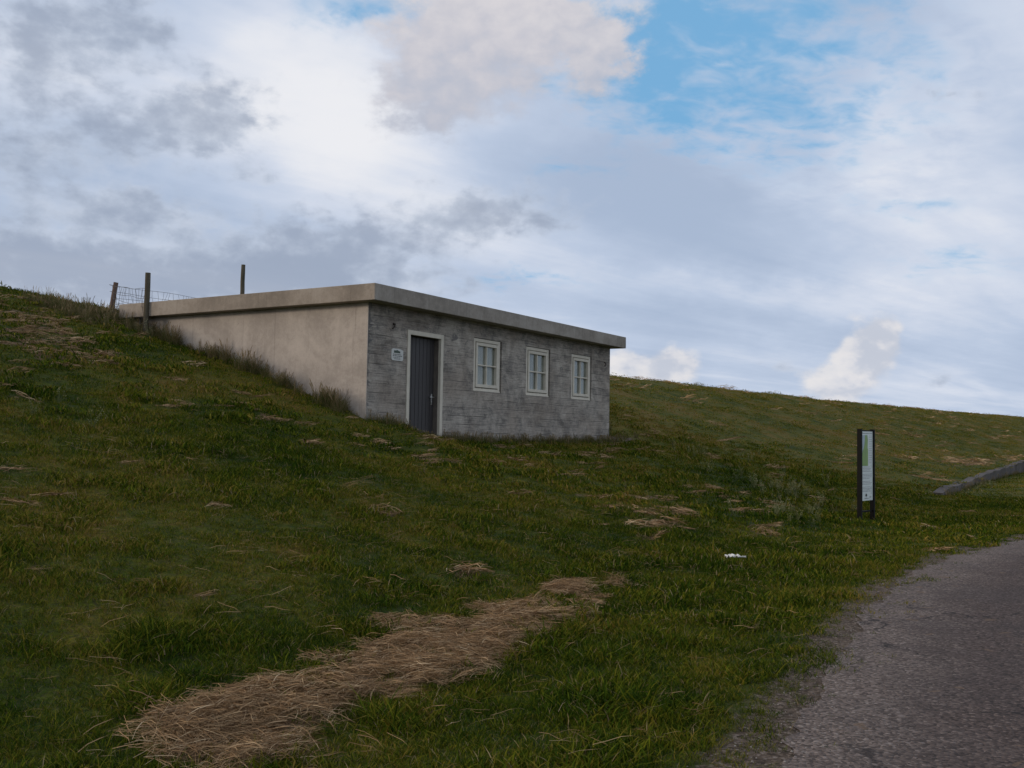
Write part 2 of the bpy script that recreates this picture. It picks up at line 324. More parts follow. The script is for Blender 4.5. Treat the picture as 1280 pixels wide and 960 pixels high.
# ---------------------------------------------------------------- ground materials
def grass_colour(b, pos, r, r2):
    """shared by the blades and the turf under them: natural colour of the sward, varying over the ground"""
    big = b.noise(pos, .33, 3, .55, .3); mid = b.noise(b.vm('ADD', pos, (31., 7., 3.)), 1.5, 4, .6, .4)
    fac = b.add(b.mul(big, .75), b.add(b.mul(mid, .7), b.mul(r, .52)))
    fac = b.add(fac, b.mul(b.ss(b.sep(pos)[1], 18., 34.), .07))
    fac = b.add(fac, b.ss(b.sep(pos)[2], .05, 1.1, -.07, .0))        # lusher and greener on the flat verge; also darkened in place of vignetting
    return b.ramp(b.ss(fac, .60, 1.40), [(0, (.018, .041, .004)), (.26, (.050, .082, .006)), (.50, (.108, .124, .009)), (.72, (.172, .146, .019)), (.88, (.215, .150, .034)), (1, (.245, .160, .052))])
def m_ground():
    m, b, p = mat('turf'); pos = b.node('ShaderNodeNewGeometry').outputs['Position']
    fine = b.noise(pos, 9, 6, .7, .2)
    g = grass_colour(b, pos, fine, fine); g = b.mix(1., g, b.ramp(b.noise(b.vm('MULTIPLY', pos, (1., 1., 1.)), 42, 4, .75), [(.35, (.30, .30, .30)), (.65, (1., 1., .9))]), 'MULTIPLY')
    soil = b.ramp(fine, [(.3, (.045, .035, .022)), (.7, (.09, .072, .045))])
    c = b.mix(b.ss(b.noise(pos, 22, 5, .7), .48, .62, 0., .45), g, soil)
    sf = b.noise(b.vm('MULTIPLY', pos, (1, 1, 1)), 38, 5, .75, 1.2)
    straw = b.ramp(sf, [(.3, (.07, .042, .022)), (.5, (.15, .095, .054)), (.72, (.25, .17, .105))])
    sa = b.add(b.attr('straw'), b.mul(b.sub(b.noise(pos, 14, 4, .7), .5), .5))
    c = b.mix(b.ss(sa, .35, .75), c, straw)
    gv = b.ramp(b.add(b.mul(b.sep(b.vor(pos, 52, out=1))[0], .62), b.mul(b.noise(pos, 26, 3, .8), .40)), [(.1, (.030, .023, .016)), (.42, (.095, .070, .050)), (.75, (.17, .130, .10)), (.97, (.42, .37, .32))])
    da = b.add(b.attr('dirt'), b.mul(b.sub(b.noise(pos, 6, 5, .65), .5), .9))
    c = b.mix(b.ss(da, .30, .62), c, gv)
    h = b.add(b.noise(pos, 16, 5, .7), b.mul(b.noise(pos, 70, 3, .7), .4))
    setp(b, p, c, .95, b.bump(h, .8, .05), .15); return m
def m_road():
    m, b, p = mat('worn_asphalt'); pos = b.node('ShaderNodeNewGeometry').outputs['Position']
    st = b.noise(pos, 150, 2, .8); v = b.vor(pos, 52, out=1); vs = b.sep(v)[0]
    tone = b.add(b.mul(vs, .62), b.mul(b.noise(pos, 26, 3, .8), .40))
    c = b.ramp(tone, [(.12, (.026, .019, .017)), (.45, (.078, .057, .048)), (.75, (.126, .093, .079)), (.97, (.32, .26, .225))])
    gv = b.ramp(tone, [(.1, (.042, .032, .026)), (.42, (.135, .104, .086)), (.75, (.235, .188, .16)), (.97, (.52, .46, .41))])
    ed = b.add(b.attr('edge'), b.mul(b.sub(b.noise(pos, 1.6, 5, .6), .5), 1.1))
    c = b.mix(b.ss(ed, 1.1, .15), c, gv)
    big = b.noise(pos, .7, 5, .6, .4)
    c = b.mix(b.ss(big, .35, .7, 0., .35), c, (.048, .043, .045))
    # worn-in sandy spots
    sp = b.noise(b.vm('MULTIPLY', pos, (2.2, 2.6, 1.)), 1.25, 3, .55, .3)
    c = b.mix(b.ss(sp, .655, .69, 0., .7), c, (.17, .115, .075))
    # fine cracks
    cr = b.vor(b.vm('ADD', pos, b.vm('MULTIPLY', b.noise(pos, 2.5, 4, .6, out=1), (.9, .9, 0))), .55, 'DISTANCE_TO_EDGE')
    ck = b.mul(b.ss(cr, .012, .003), b.ss(b.noise(pos, .8, 2), .5, .62))
    c = b.mix(b.mul(ck, .8), c, (.018, .016, .016))
    h = b.add(b.mul(b.vor(pos, 52), -1.), b.mul(st, .5))
    setp(b, p, c, .9, b.bump(h, .9, .014), .2); return m
M_GROUND, M_ROAD = m_ground(), m_road()

def axis(segs):
    out = []
    for a, b_, st in segs: out += list(np.arange(a, b_-1e-9, st))
    out.append(segs[-1][1]); return np.array(out)
sa = axis([(-400, -80, 40), (-80, -12, 4), (-12, 0, .5), (0, 12, .09), (12, 30, .16), (30, 70, .45), (70, 160, 1.5), (160, 400, 8), (400, 1000, 40)])
ta = axis([(-380, -60, 40), (-60, -6, 3), (-6, 1, .5), (1, 7, .08), (7, 13, .12), (13, 25, .22), (25, 50, 1.2), (50, 420, 37)])
def height_full(s, t):
    z = base_z(s, t) + bump(s, t)
    near = (s > 2) & (s < 11) & (t > 3) & (t < 5.4)
    ps = np.zeros(s.shape); ps[near] = pile_soft(s[near], t[near])
    return z + .045*ps*(.5+vnoise(s*4, t*5, 55)), ps
def build_ground():
    S, T = np.meshgrid(sa, ta, indexing='ij'); Z, ps = height_full(S, T)
    X, Y = xy_of(S, T); ns, nt = S.shape
    under = (T < road_edge(S)-.05) & (T > -3.4)
    v = np.stack([X.ravel(), Y.ravel(), Z.ravel()], 1)
    i = np.arange(ns*nt).reshape(ns, nt)
    f = np.stack([i[:-1, :-1].ravel(), i[1:, :-1].ravel(), i[1:, 1:].ravel(), i[:-1, 1:].ravel()], 1)
    straw = np.clip(np.maximum(ps, patch_mask(S, T)*.85), 0, 1)
    d = T-road_edge(S); dirt = np.where(T > road_edge(S)-3, 1-sstep(-.1, .75, d), 1)*sstep(-4.2, -3.6, d+0)
    dirt = np.maximum(dirt, bare_patch(S, T))
    me = bpy.data.meshes.new('ground'); me.vertices.add(len(v)); me.vertices.foreach_set('co', v.astype(np.float32).ravel())
    me.loops.add(f.size); me.loops.foreach_set('vertex_index', f.ravel().astype(np.int32))
    me.polygons.add(len(f)); me.polygons.foreach_set('loop_start', np.arange(0, f.size, 4, dtype=np.int32)); me.polygons.foreach_set('loop_total', np.full(len(f), 4, np.int32))
    me.polygons.foreach_set('use_smooth', np.ones(len(f), bool))
    for k, a in (('straw', straw), ('dirt', dirt)):
        at = me.attributes.new(k, 'FLOAT', 'POINT'); at.data.foreach_set('value', a.ravel().astype(np.float32))
    me.update(calc_edges=True); me.validate(); me.materials.append(M_GROUND)
    # orientation
    if me.polygons[len(me.polygons)//2].normal.z < 0: me.flip_normals()
    tag(link(bpy.data.objects.new('ground', me)), kind='structure')
build_ground()
def build_road():
    rs = axis([(-60, -4, 2), (-4, 3, .2), (3, 12, .035), (12, 30, .12), (30, 110, 1)]); fr = np.array([0, .05, .12, .2, .3, .45, .7, 1., 1.6, 2.4, 3.4])
    V = []; E = []
    for s in rs:
        e = float(road_edge(s)); rag = .30*(float(fbm(s*1.1, 0, 61, 4))-.5) + .10*(float(vnoise(s*9, 3, 62))-.5)
        for k in fr:
            t = e + rag*(1-min(k/.7, 1)) - k
            x, y = xy_of(s, t); V.append((float(x), float(y), .006 + float(bump(np.array(s), np.array(t))) + .03*math.sin(math.pi*min(k/3.4, 1))))
            E.append(k if k < 2 else 3.4-k)
    n = len(fr); F = [(a*n+b_, a*n+b_+1, (a+1)*n+b_+1, (a+1)*n+b_) for a in range(len(rs)-1) for b_ in range(n-1)]
    o = mesh_obj('road', V, F, M_ROAD, smooth=True, attrs={'edge': ('POINT', E)}); 
    if o.data.polygons[10].normal.z < 0: o.data.flip_normals()
    tag(o, kind='structure')
build_road()

# ---------------------------------------------------------------- hut
def m_boardmarked():
    m, b, p = mat('board_marked_concrete'); o = b.node('ShaderNodeTexCoord').outputs['Object']; x, y, z = b.sep(o)
    wob = b.noise(o, 1.2, 3, .6); zz = b.add(z, b.mul(b.sub(wob, .5), .05))
    bd = b.m('DIVIDE', zz, .185); fr = b.m('FRACT', bd); idx = b.m('FLOOR', bd)
    # butt joints of the shuttering boards, at a different place in each row
    jx = b.m('FRACT', b.add(b.m('DIVIDE', x, 2.6), b.mul(idx, .37)))
    wn = b.node('ShaderNodeTexWhiteNoise', noise_dimensions='2D'); b.put(wn.inputs['Vector'], b.xyz(idx, b.m('FLOOR', b.add(b.m('DIVIDE', x, 2.6), b.mul(idx, .37))))); rnd = wn.outputs[0]
    grain = b.noise(b.vm('MULTIPLY', o, (1.3, 1.3, 26.)), 1.6, 6, .65, .4)
    blot = b.noise(o, 1.5, 6, .66, .7); fine = b.noise(o, 26, 5, .75)
    blot2 = b.noise(b.vm('ADD', o, (7., 3., 1.)), 5.5, 6, .72, .6)
    tone = b.add(b.add(b.mul(grain, .40), b.add(b.mul(blot, .45), b.mul(blot2, .32))), b.add(b.mul(rnd, .055), b.mul(fine, .22)))
    c = b.ramp(b.ss(tone, .57, .92), [(0, (.118, .108, .096)), (.24, (.235, .214, .186)), (.55, (.355, .318, .270)), (.82, (.43, .388, .330)), (1, (.54, .49, .42))])
    # blackened scabs where the old skin is left, mostly in the upper half
    scab = b.noise(b.vm('MULTIPLY', o, (1., 1., 1.7)), 2.9, 10, .76, .7); up = b.ss(z, 2.2, 3.6, -.05, .045)
    edge = b.ss(x, .16, .0, 0., .17)
    c = b.mix(b.ss(b.add(b.add(scab, up), edge), .59, .67, 0., .66), c, (.075, .078, .085))
    # pale lime runs and patched mortar
    pale = b.noise(b.vm('MULTIPLY', b.vm('ADD', o, (4., 0, 9.)), (1., 1., 1.7)), 1.1, 7, .7, 1.1)
    c = b.mix(b.ss(pale, .60, .70, 0., .45), c, (.40, .385, .36))
    brown = b.noise(b.vm('ADD', o, (14., 0, 2.)), .8, 4, .6)
    c = b.mix(b.ss(brown, .42, .66, 0., .42), c, (.27, .215, .165))
    line = b.mul(b.ss(b.m('MINIMUM', fr, b.sub(1., fr)), .07, .015), b.ss(b.noise(b.vm('MULTIPLY', o, (1., 1., 5.)), 1.7, 3, .6), .42, .6))
    jl = b.mul(b.ss(b.m('MINIMUM', jx, b.sub(1., jx)), .005, .002), .18)
    ln = b.m('MAXIMUM', line, jl)
    c = b.mix(b.mul(ln, .62), c, (.085, .078, .07))
    h = b.add(b.add(b.mul(grain, .6), b.mul(fine, .35)), b.add(b.mul(rnd, .35), b.mul(ln, -.6)))
    h = b.add(h, b.mul(b.ss(scab, .6, .72), .5))
    setp(b, p, c, .92, b.bump(h, .75, .012), .2); return m
def m_render(name, cols, streaks=.5):
    m, b, p = mat(name); o = b.node('ShaderNodeTexCoord').outputs['Object']
    blot = b.noise(o, .9, 5, .62, .6); fine = b.noise(o, 30, 5, .75); run = b.noise(b.vm('MULTIPLY', o, (3.4, 3.4, .35)), 1.6, 5, .6, .4)
    tone = b.add(b.add(b.mul(blot, .78), b.mul(run, .17)), b.mul(fine, .22))
    grit = b.noise(o, 9, 7, .75, .5); tone = b.add(tone, b.mul(b.sub(grit, .5), .38))
    c = b.ramp(b.ss(tone, .40, .78), cols)
    x, y, z = b.sep(o)
    # day joints of the pour, dirt runs under the top edge and scattered chips
    jt = b.m('FRACT', b.m('DIVIDE', b.add(b.add(x, y), b.mul(b.noise(o, 2., 3), .03)), 2.45)); jl = b.ss(b.m('MINIMUM', jt, b.sub(1., jt)), .005, .0015)
    c = b.mix(b.mul(jl, .35), c, tuple(v*.45 for v in cols[1][1]))
    drip = b.noise(b.vm('MULTIPLY', o, (7., 7., .25)), 1.5, 4, .7, .2); c = b.mix(b.ss(drip, .60, .72, 0., .30), c, tuple(v*.45 for v in cols[1][1]))
    chip = b.noise(b.vm('ADD', o, (5., 5., 5.)), 17, 3, .6); c = b.mix(b.ss(chip, .70, .73, 0., .5), c, tuple(v*.5 for v in cols[1][1]))
    damp = b.ss(b.add(b.noise(o, 1.3, 5, .65), b.mul(z, -.06)), .38, .52); c = b.mix(b.mul(damp, .18), c, (.22, .21, .20))
    st = b.noise(b.vm('MULTIPLY', o, (2.1, 2.1, .5)), 1.3, 6, .65, .8)
    c = b.mix(b.ss(st, .58, .75, 0., streaks), c, tuple(v*.62 for v in cols[1][1]))
    pit = b.vor(o, 11.); c = b.mix(b.ss(pit, .07, .03, 0., .5), c, tuple(v*.5 for v in cols[1][1]))
    setp(b, p, c, .9, b.bump(b.add(b.mul(fine, .6), b.mul(blot, .8)), .45, .01), .2); return m
def m_simple(name, c1, c2, scale=8, rough=.6, bump=.15, spec=.4, metal=0, stretch=(1, 1, 1)):
    m, b, p = mat(name); o = b.vm('MULTIPLY', b.node('ShaderNodeTexCoord').outputs['Object'], stretch)
    n = b.noise(o, scale, 5, .65, .3); c = b.ramp(n, [(.3, c1), (.7, c2)])
    setp(b, p, c, b.ss(n, .2, .8, rough-.08, rough+.1), b.bump(b.noise(o, scale*6, 4, .7), bump, .004), spec, metal); return m
M_FRONT = m_boardmarked()
M_SIDE = m_render('rendered_concrete', [(0, (.325, .295, .262)), (.5, (.41, .371, .330)), (1, (.49, .448, .40))], .22)
M_SLAB = m_render('cast_concrete_slab', [(0, (.21, .185, .155)), (.5, (.285, .252, .212)), (1, (.36, .325, .28))], .5)
M_FRAME = m_simple('weathered_cream_paint', (.54, .49, .39), (.66, .605, .50), 6, .6, .1)
M_DOOR = m_simple('anthracite_painted_boards', (.034, .031, .031), (.054, .049, .048), 3, .5, .3, .4, 0, (6, 6, .5))
M_GAP = m_simple('dark_joint_and_recess_shade', (.012, .011, .010), (.03, .027, .024), 12, .9)
M_STEEL = m_simple('brushed_steel', (.45, .45, .43), (.6, .6, .57), 20, .35, .05, .5, .9)
M_IRON = m_simple('rusted_black_iron', (.02, .018, .016), (.06, .042, .032), 30, .8, .4)
M_REVEAL = m_simple('brown_wood_reveal', (.10, .085, .07), (.16, .135, .11), 5, .8, .2)
def m_blind():
    m, b, p = mat('pale_window_blind'); o = b.node('ShaderNodeTexCoord').outputs['Object']; x, y, z = b.sep(o)
    n = b.noise(b.vm('MULTIPLY', o, (9., 1., .6)), 1.4, 3, .5); c = b.ramp(n, [(.3, (.47, .435, .375)), (.7, (.60, .555, .485))])
    setp(b, p, c, .9); return m
def m_glass():
    m, b, p = mat('window_glass'); setp(b, p, (.95, .97, .96), .02, None, .6)
    p.inputs['Transmission Weight'].default_value = 1.0; p.inputs['IOR'].default_value = 1.45; p.inputs['Thin Wall'].default_value = True if 'Thin Wall' in p.inputs else 0
    return m
def m_glass2():
    m = bpy.data.materials.new('window_glass'); m.use_nodes = True; nt = m.node_tree; nt.nodes.clear(); b = NB(nt)
    out = b.node('ShaderNodeOutputMaterial'); g = b.node('ShaderNodeBsdfGlossy'); t = b.node('ShaderNodeBsdfTransparent'); mx = b.node('ShaderNodeMixShader')
    g.inputs['Roughness'].default_value = .02; t.inputs['Color'].default_value = (.82, .85, .84, 1)
    geo = b.node('ShaderNodeNewGeometry').outputs['Position']; lw = b.node('ShaderNodeLayerWeight').outputs['Facing']
    wv = b.bump(b.noise(geo, 3.1, 2, .5), .12, .01); nt.links.new(wv, g.inputs['Normal'])
    f = b.m('MULTIPLY_ADD', b.m('POWER', lw, 4.), .85, .06, clamp=True)
    nt.links.new(f, mx.inputs[0]); nt.links.new(t.outputs[0], mx.inputs[1]); nt.links.new(g.outputs[0], mx.inputs[2]); nt.links.new(mx.outputs[0], out.inputs[0])
    return m
M_BLIND, M_GLASS = m_blind(), m_glass2()

hut = bpy.data.objects.new('concrete_hut', None); link(hut); hut.location = (BC[0], BC[1], 0); hut.rotation_euler = (0, 0, math.pi/2-YAW)
tag(hut, 'low flat-roofed grey concrete hut dug into the grassy dyke, with dark door', 'hut')
ZS, ZR = 4.115, 4.43                        # soffit and roof top
WT, WB = 3.786, 2.591
WIN = [(3.597, 4.7515), (5.8468, 7.0132), (8.1393, 9.2803)]
DA, DB, DT, DBOT = 1.2063, 2.4375, 3.7198, 1.38
holes = [(DA, DB, DBOT, DT)] + [(a, b_, WB, WT) for a, b_ in WIN]
def wall_holes(x0, x1, z0, z1, holes, th):
    xs = sorted({x0, x1, *[h[0] for h in holes], *[h[1] for h in holes]}); zs = sorted({z0, z1, *[h[2] for h in holes], *[h[3] for h in holes]})
    bm = bmesh.new(); cache = {}
    def V(x, y, z):
        k = (round(x, 4), y, round(z, 4))
        if k not in cache: cache[k] = bm.verts.new((x, y, z))
        return cache[k]
    def solid(i, j):
        if i < 0 or j < 0 or i >= len(xs)-1 or j >= len(zs)-1: return False
        cx, cz = (xs[i]+xs[i+1])/2, (zs[j]+zs[j+1])/2
        return not any(h[0] < cx < h[1] and h[2] < cz < h[3] for h in holes)
    for i in range(len(xs)-1):
        for j in range(len(zs)-1):
            if not solid(i, j): continue
            a, b_, c, d = xs[i], xs[i+1], zs[j], zs[j+1]
            bm.faces.new((V(a, 0, c), V(b_, 0, c), V(b_, 0, d), V(a, 0, d))); bm.faces.new((V(a, th, c), V(a, th, d), V(b_, th, d), V(b_, th, c)))
            for di, dj, q in ((-1, 0, ((a, c), (a, d))), (1, 0, ((b_, c), (b_, d))), (0, -1, ((a, c), (b_, c))), (0, 1, ((a, d), (b_, d)))):
                if not solid(i+di, j+dj):
                    (p0, q0), (p1, q1) = q; bm.faces.new((V(p0, 0, q0), V(p1, 0, q1), V(p1, th, q1), V(p0, th, q0)))
    return bm
bm_obj('front_wall', wall_holes(.01, B_L, .6, ZS, holes, .24), M_FRONT, hut)
def side_wall(x0, x1, y0, y1, name, label, m=None, skin=False):
    bm = bmesh.new(); box(bm, x0, x1, y0, y1, .6, ZS)
    if skin: box(bm, -.004, .0095, .003, .2404, .6, ZS); o = bm_obj(name, bm, m or M_SIDE, hut); o['label'] = label
side_wall(-.004, .24, .2405, B_D, 'side_wall', 'smooth beige rendered side wall sinking into the slope', None, True)
side_wall(B_L-.24, B_L-.002, .2405, B_D, 'side_wall', 'smooth rendered end wall facing along the dyke')
side_wall(.241, B_L-.241, B_D-.24, B_D-.002, 'rear_wall', 'rear wall buried in the dyke')
bm = bmesh.new(); box(bm, -.248, B_L+.2945, -.351, B_D+.03, ZS+.001, ZR, .012); bm_obj('roof', bm, M_SLAB, hut)
# thin side-wall skin shows at the corner as a lighter arris; door
FRT = .085
def frame_bars(bm, a, b_, c, d, wd, y0, y1, bottom=True, bev=.004):
    box(bm, a, a+wd, y0, y1, c, d, bev); box(bm, b_-wd, b_, y0, y1, c, d, bev); box(bm, a+wd+.0005, b_-wd-.0005, y0+.001, y1-.001, d-wd, d-.0005, bev)
    if bottom: box(bm, a+wd+.0005, b_-wd-.0005, y0+.001, y1-.001, c+.0005, c+wd, bev)
bm = bmesh.new(); frame_bars(bm, DA+.004, DB-.004, DBOT, DT-.004, .09, -.018, .05, False)
door = bpy.data.objects.new('door', None); link(door, hut); door.location = ((DA+DB)/2, 0, DBOT)
def to_door(o): o.parent = door; o.location = (-(DA+DB)/2, 0, -DBOT); return o
to_door(bm_obj('door_frame', bm, M_FRAME))
bm = bmesh.new(); a0, a1 = DA+.10, DB-.10
box(bm, a0-.012, a0-.001, .052, .235, DBOT, DT-.10); box(bm, a1+.001, a1+.012, .052, .235, DBOT, DT-.10); box(bm, a0, a1, .052, .235, DT-.099, DT-.088)
to_door(bm_obj('door_lining', bm, M_REVEAL))
bm = bmesh.new(); nb = 8; wd = (a1-a0-.012)/nb
for i in range(nb):
    box(bm, a0+.006+i*wd+.005, a0+.006+(i+1)*wd-.005, .15, .185, DBOT+.02, DT-.11, .004)
leaf = to_door(bm_obj('door_leaf', bm, M_DOOR))
bm = bmesh.new(); box(bm, a0+.006, a1-.006, .168, .2, DBOT+.01, DT-.104); to_door(bm_obj('door_backing', bm, M_GAP))
def door_handle():
    bm = bmesh.new(); hx = a1-.075; hz = DBOT+1.02
    box(bm, hx-.021, hx+.021, .140, .149, hz-.16, hz+.07, .005)
    tube(bm, [(hx, .14, hz), (hx, .088, hz)], .011, 10); tube(bm, [(hx+.008, .090, hz), (hx-.06, .088, hz), (hx-.125, .090, hz-.004)], [.012, .011, .010], 10)
    tube(bm, [(hx, .141, hz-.1), (hx, .134, hz-.1)], .014, 12)
    return bm
to_door(bm_obj('door_handle', door_handle(), M_STEEL, None, True))
def hinge(z):
    bm = bmesh.new(); tube(bm, [(a0+.004, .142, z-.05), (a0+.004, .142, z+.05)], .009, 8); return bm
for zz_ in (DBOT+.35, DBOT+1.9): to_door(bm_obj('hinge', hinge(zz_), M_STEEL))
# windows
for wi, (a, b_) in enumerate(WIN):
    win = bpy.data.objects.new('window', None); link(win, hut); win.location = ((a+b_)/2, 0, WB)
    L0 = (-(a+b_)/2, 0, -WB)
    def W(name, bm, m):
        o = bm_obj(name, bm, m, win); o.location = L0; return o
    R_ = b_-.062; A_ = a+.006; T_ = WT-.012; B_ = WB+.008
    bm = bmesh.new(); frame_bars(bm, A_, R_, B_, T_, .072, .012, .11); box(bm, A_-.0, R_+.0, -.004, .011, B_-.002, B_+.03, .004); W('window_frame', bm, M_FRAME)
    bm = bmesh.new(); sa_, sb_, sc_, sd_ = A_+.088, R_-.088, B_+.09, T_-.088
    frame_bars(bm, sa_, sb_, sc_, sd_, .07, -.004, .085)
    mx = (sa_+sb_)/2; mz = (sc_+sd_)/2
    box(bm, mx-.016, mx+.016, .012, .078, sc_+.0705, sd_-.0705, .003); box(bm, sa_+.0705, mx-.0165, .013, .077, mz-.015, mz+.015, .003); box(bm, mx+.0165, sb_-.0705, .013, .077, mz-.015, mz+.015, .003)
    W('sash', bm, M_FRAME)
    bm = bmesh.new(); box(bm, A_+.0725, R_-.0725, .088, .105, B_+.0725, sc_+.03); box(bm, A_+.0725, R_-.0725, .088, .105, sd_-.03, T_-.0725); box(bm, A_+.0725, sa_+.03, .0885, .1045, sc_, sd_); box(bm, sb_-.03, R_-.0725, .0885, .1045, sc_, sd_); W('sash_joint', bm, M_GAP)
    bm = bmesh.new(); box(bm, sa_+.03, sb_-.03, .060, .066, sc_+.03, sd_-.03); W('pane', bm, M_GLASS)
    bm = bmesh.new()
    n = 26; xs = [sa_-.02+(sb_-sa_+.04)*k/n for k in range(n+1)]
    vs = [[bm.verts.new((x, .082+.006*math.sin(k*1.9+wi)+.003*math.sin(k*.7), z)) for k, x in enumerate(xs)] for z in (sc_-.03, sd_+.03)]
    for k in range(n): bm.faces.new((vs[0][k], vs[0][k+1], vs[1][k+1], vs[1][k]))
    W('curtain', bm, M_BLIND)
    bm = bmesh.new(); box(bm, R_+.001, b_-.001, .07, .2, WB+.002, WT-.002); W('side_seal', bm, M_GAP)  # dark strip in the gap right of the frame: recess shadow put in as colour
# wall hooks and plaque
def hook(x, z):
    bm = bmesh.new(); tube(bm, [(x+.06, .01, z+.06), (x+.05, -.05, z+.05), (x+.01, -.075, z), (x-.05, -.08, z-.05), (x-.07, -.075, z-.035)], [.015, .015, .014, .013, .010], 8); tube(bm, [(x+.062, .004, z+.06), (x+.06, -.01, z+.06)], .022, 10)
    o = bm_obj('wall_hook', bm, M_IRON, hut)
hook(.70, 3.72); hook(9.98, 3.62)
M_PLATE = m_simple('pale_enamel', (.50, .50, .46), (.60, .60, .56), 14, .45, .05)
M_PRINT = m_simple('dark_print', (.03, .035, .03), (.05, .055, .05), 10, .7, .02)
M_PGREEN = m_simple('dark_green_print', (.05, .075, .055), (.08, .11, .085), 10, .7, .02)
def plate():
    x0, x1, z0, z1 = .71, 1.075, 3.065, 3.30; ch = .03; Y = -.016
    bm = bmesh.new(); P = [(x0+ch, z0), (x1-ch, z0), (x1, z0+ch), (x1, z1-ch), (x1-ch-.05, z1-.004), (x1-ch-.08, z1), (x0+ch+.02, z1), (x0, z1-ch), (x0, z0+ch)]
    n = len(P); f = [bm.verts.new((x, -.014, z)) for x, z in P]; k = [bm.verts.new((x, -.0005, z)) for x, z in P]
    bm.faces.new(f); bm.faces.new(k[::-1])
    for i in range(n): bm.faces.new((f[i], f[(i+1) % n], k[(i+1) % n], k[i]))
    pl = bpy.data.objects.new('wall_plaque', None); link(pl); pl.location = hut.location; pl.rotation_euler = hut.rotation_euler
    tag(pl, 'small pale plaque with dark emblem and print fixed left of the hut door', 'plaque')
    bm_obj('plate', bm, M_PLATE, pl)
    bm = bmesh.new(); cx = (x0+x1)/2-.015
    P = [(cx-.10, 3.215), (cx+.10, 3.215), (cx+.10, 3.25), (cx+.045, 3.262), (cx+.01, 3.277), (cx-.035, 3.265), (cx-.10, 3.262)]
    bm.faces.new([bm.verts.new((x, Y, z)) for x, z in P]); bm_obj('emblem', bm, M_PGREEN, pl)
    random.seed(9)
    for z, w0, w1, h in ((3.180, .04, .325, .013), (3.150, .035, .33, .013), (3.118, .06, .29, .010), (3.094, .08, .28, .009)):
        bm = bmesh.new(); x = x0+w0; last = None; row = []
        while x < x0+w1-.02:        # one ribbon per line of print: tall words joined by a hairline
            l = min(random.uniform(.025, .07), x0+w1-x); row.append((x, x+l)); x += l+.012
        top = []; bot = []
        for a_, c_ in row: top += [(a_, z+h), (c_, z+h)]; bot += [(a_, z), (c_, z)]
            # hairline between words
        vt = []; 
        for i_, (a_, c_) in enumerate(row):
            q = [bm.verts.new((a_, Y, z)), bm.verts.new((c_, Y, z)), bm.verts.new((c_, Y, z+.002)), bm.verts.new((c_, Y, z+h)), bm.verts.new((a_, Y, z+h)), bm.verts.new((a_, Y, z+.002))]
            bm.faces.new(q)
            if last: bm.faces.new((last[1], q[0], q[5], last[2]))
            last = q
        bm_obj('print_line', bm, M_PRINT, pl)
plate()

# ---------------------------------------------------------------- fence behind the hut
M_POST = m_simple('weathered_grey_post', (.055, .050, .034), (.125, .11, .08), 5, .95, .8, .15, 0, (6, 6, .6))
M_POSTB = m_simple('weathered_brown_post', (.09, .06, .047), (.17, .12, .095), 5, .95, .8, .15, 0, (6, 6, .6))
M_WIRE = m_simple('galvanised_wire', (.08, .08, .08), (.15, .15, .15), 20, .6, .05, .4, .3)
fence = bpy.data.objects.new('wire_fence', None); link(fence)
def G(x, y): return float(ground_z(x, y))
def atray(ax, y): return (ax*y, y)
P2 = (-.3743*21.55, 21.55); P1b = (-.4125*22.6, 22.6); P3 = (-.2772*26.6, 26.6)
fence.location = (P1b[0], P1b[1], G(*P1b)); tag(fence, 'weathered round wooden posts with sagging square-mesh wire at the back of the hut', 'fence')
def post(p0, p1, r, m, label):
    bm = bmesh.new(); a, b_ = Vector(p0), Vector(p1); n = 9
    tube(bm, [a.lerp(b_, k/n) + Vector((random.uniform(-.004, .004), random.uniform(-.004, .004), 0)) for k in range(n+1)], [r*(1.02-.06*k/n) for k in range(n)]+[r*.93], 14, True, .035)
    o = bm_obj('post', bm, m, fence, False); o.location = -fence.location; o['label'] = label
def zr(k, y): return EYE + k*y
P1t = (-.4067*22.6, 22.6, zr(.1485, 22.6)); P2t = (P2[0], P2[1], zr(.1589, P2[1])); P3t = (P3[0], P3[1], zr(.1689, P3[1]))
post((P1b[0], P1b[1], G(*P1b)-.3), P1t, .056, M_POSTB, 'brown post leaning to the right')
post((P2[0]-.01, P2[1], G(*P2)-.3), P2t, .060, M_POST, 'upright grey post in front of the roof edge')
post((P3[0], P3[1], G(*P3)-.3), P3t, .058, M_POST, 'upright grey post rising behind the roof')
def wire_net(A, B, zb0, zt0, zb1, zt1, name, cols, sag=.05, label=None):
    """A,B plan ends; horizontal strands and stay wires"""
    bm = bmesh.new(); rows = [0, .12, .25, .40, .56, .76, 1.0]
    def P(u, v):
        x = A[0]+(B[0]-A[0])*u; y = A[1]+(B[1]-A[1])*u; zb = zb0+(zb1-zb0)*u; zt = zt0+(zt1-zt0)*u - sag*4*u*(1-u)*(.4+.6*v)
        return Vector((x + .02*math.sin(u*9+v*4), y + .015*math.sin(u*7+v*5), zb+(zt-zb)*v + .012*math.sin(u*13+v*9)))
    N = cols*2
    for v in rows: tube(bm, [P(k/N, v) for k in range(N+1)], .0042, 4)
    for k in range(1, cols): tube(bm, [P(k/cols + .012*math.sin(k*5+j), j/5) for j in range(6)], .0034, 4)
    o = bm_obj(name, bm, M_WIRE, fence); o.location = -fence.location
    if label: o['label'] = label
wire_net(P1b, P2, G(*P1b)+.08, P1t[2]-.06, G(*P2)+.06, zr(.1416, 21.55)+.02, 'wire_mesh', 10, .03)
wire_net(P1b, P3, G(*P1b)+.08, P1t[2]-.06, G(*P3)+.1, zr(.128, 26.6), 'wire_mesh', 34, .0)

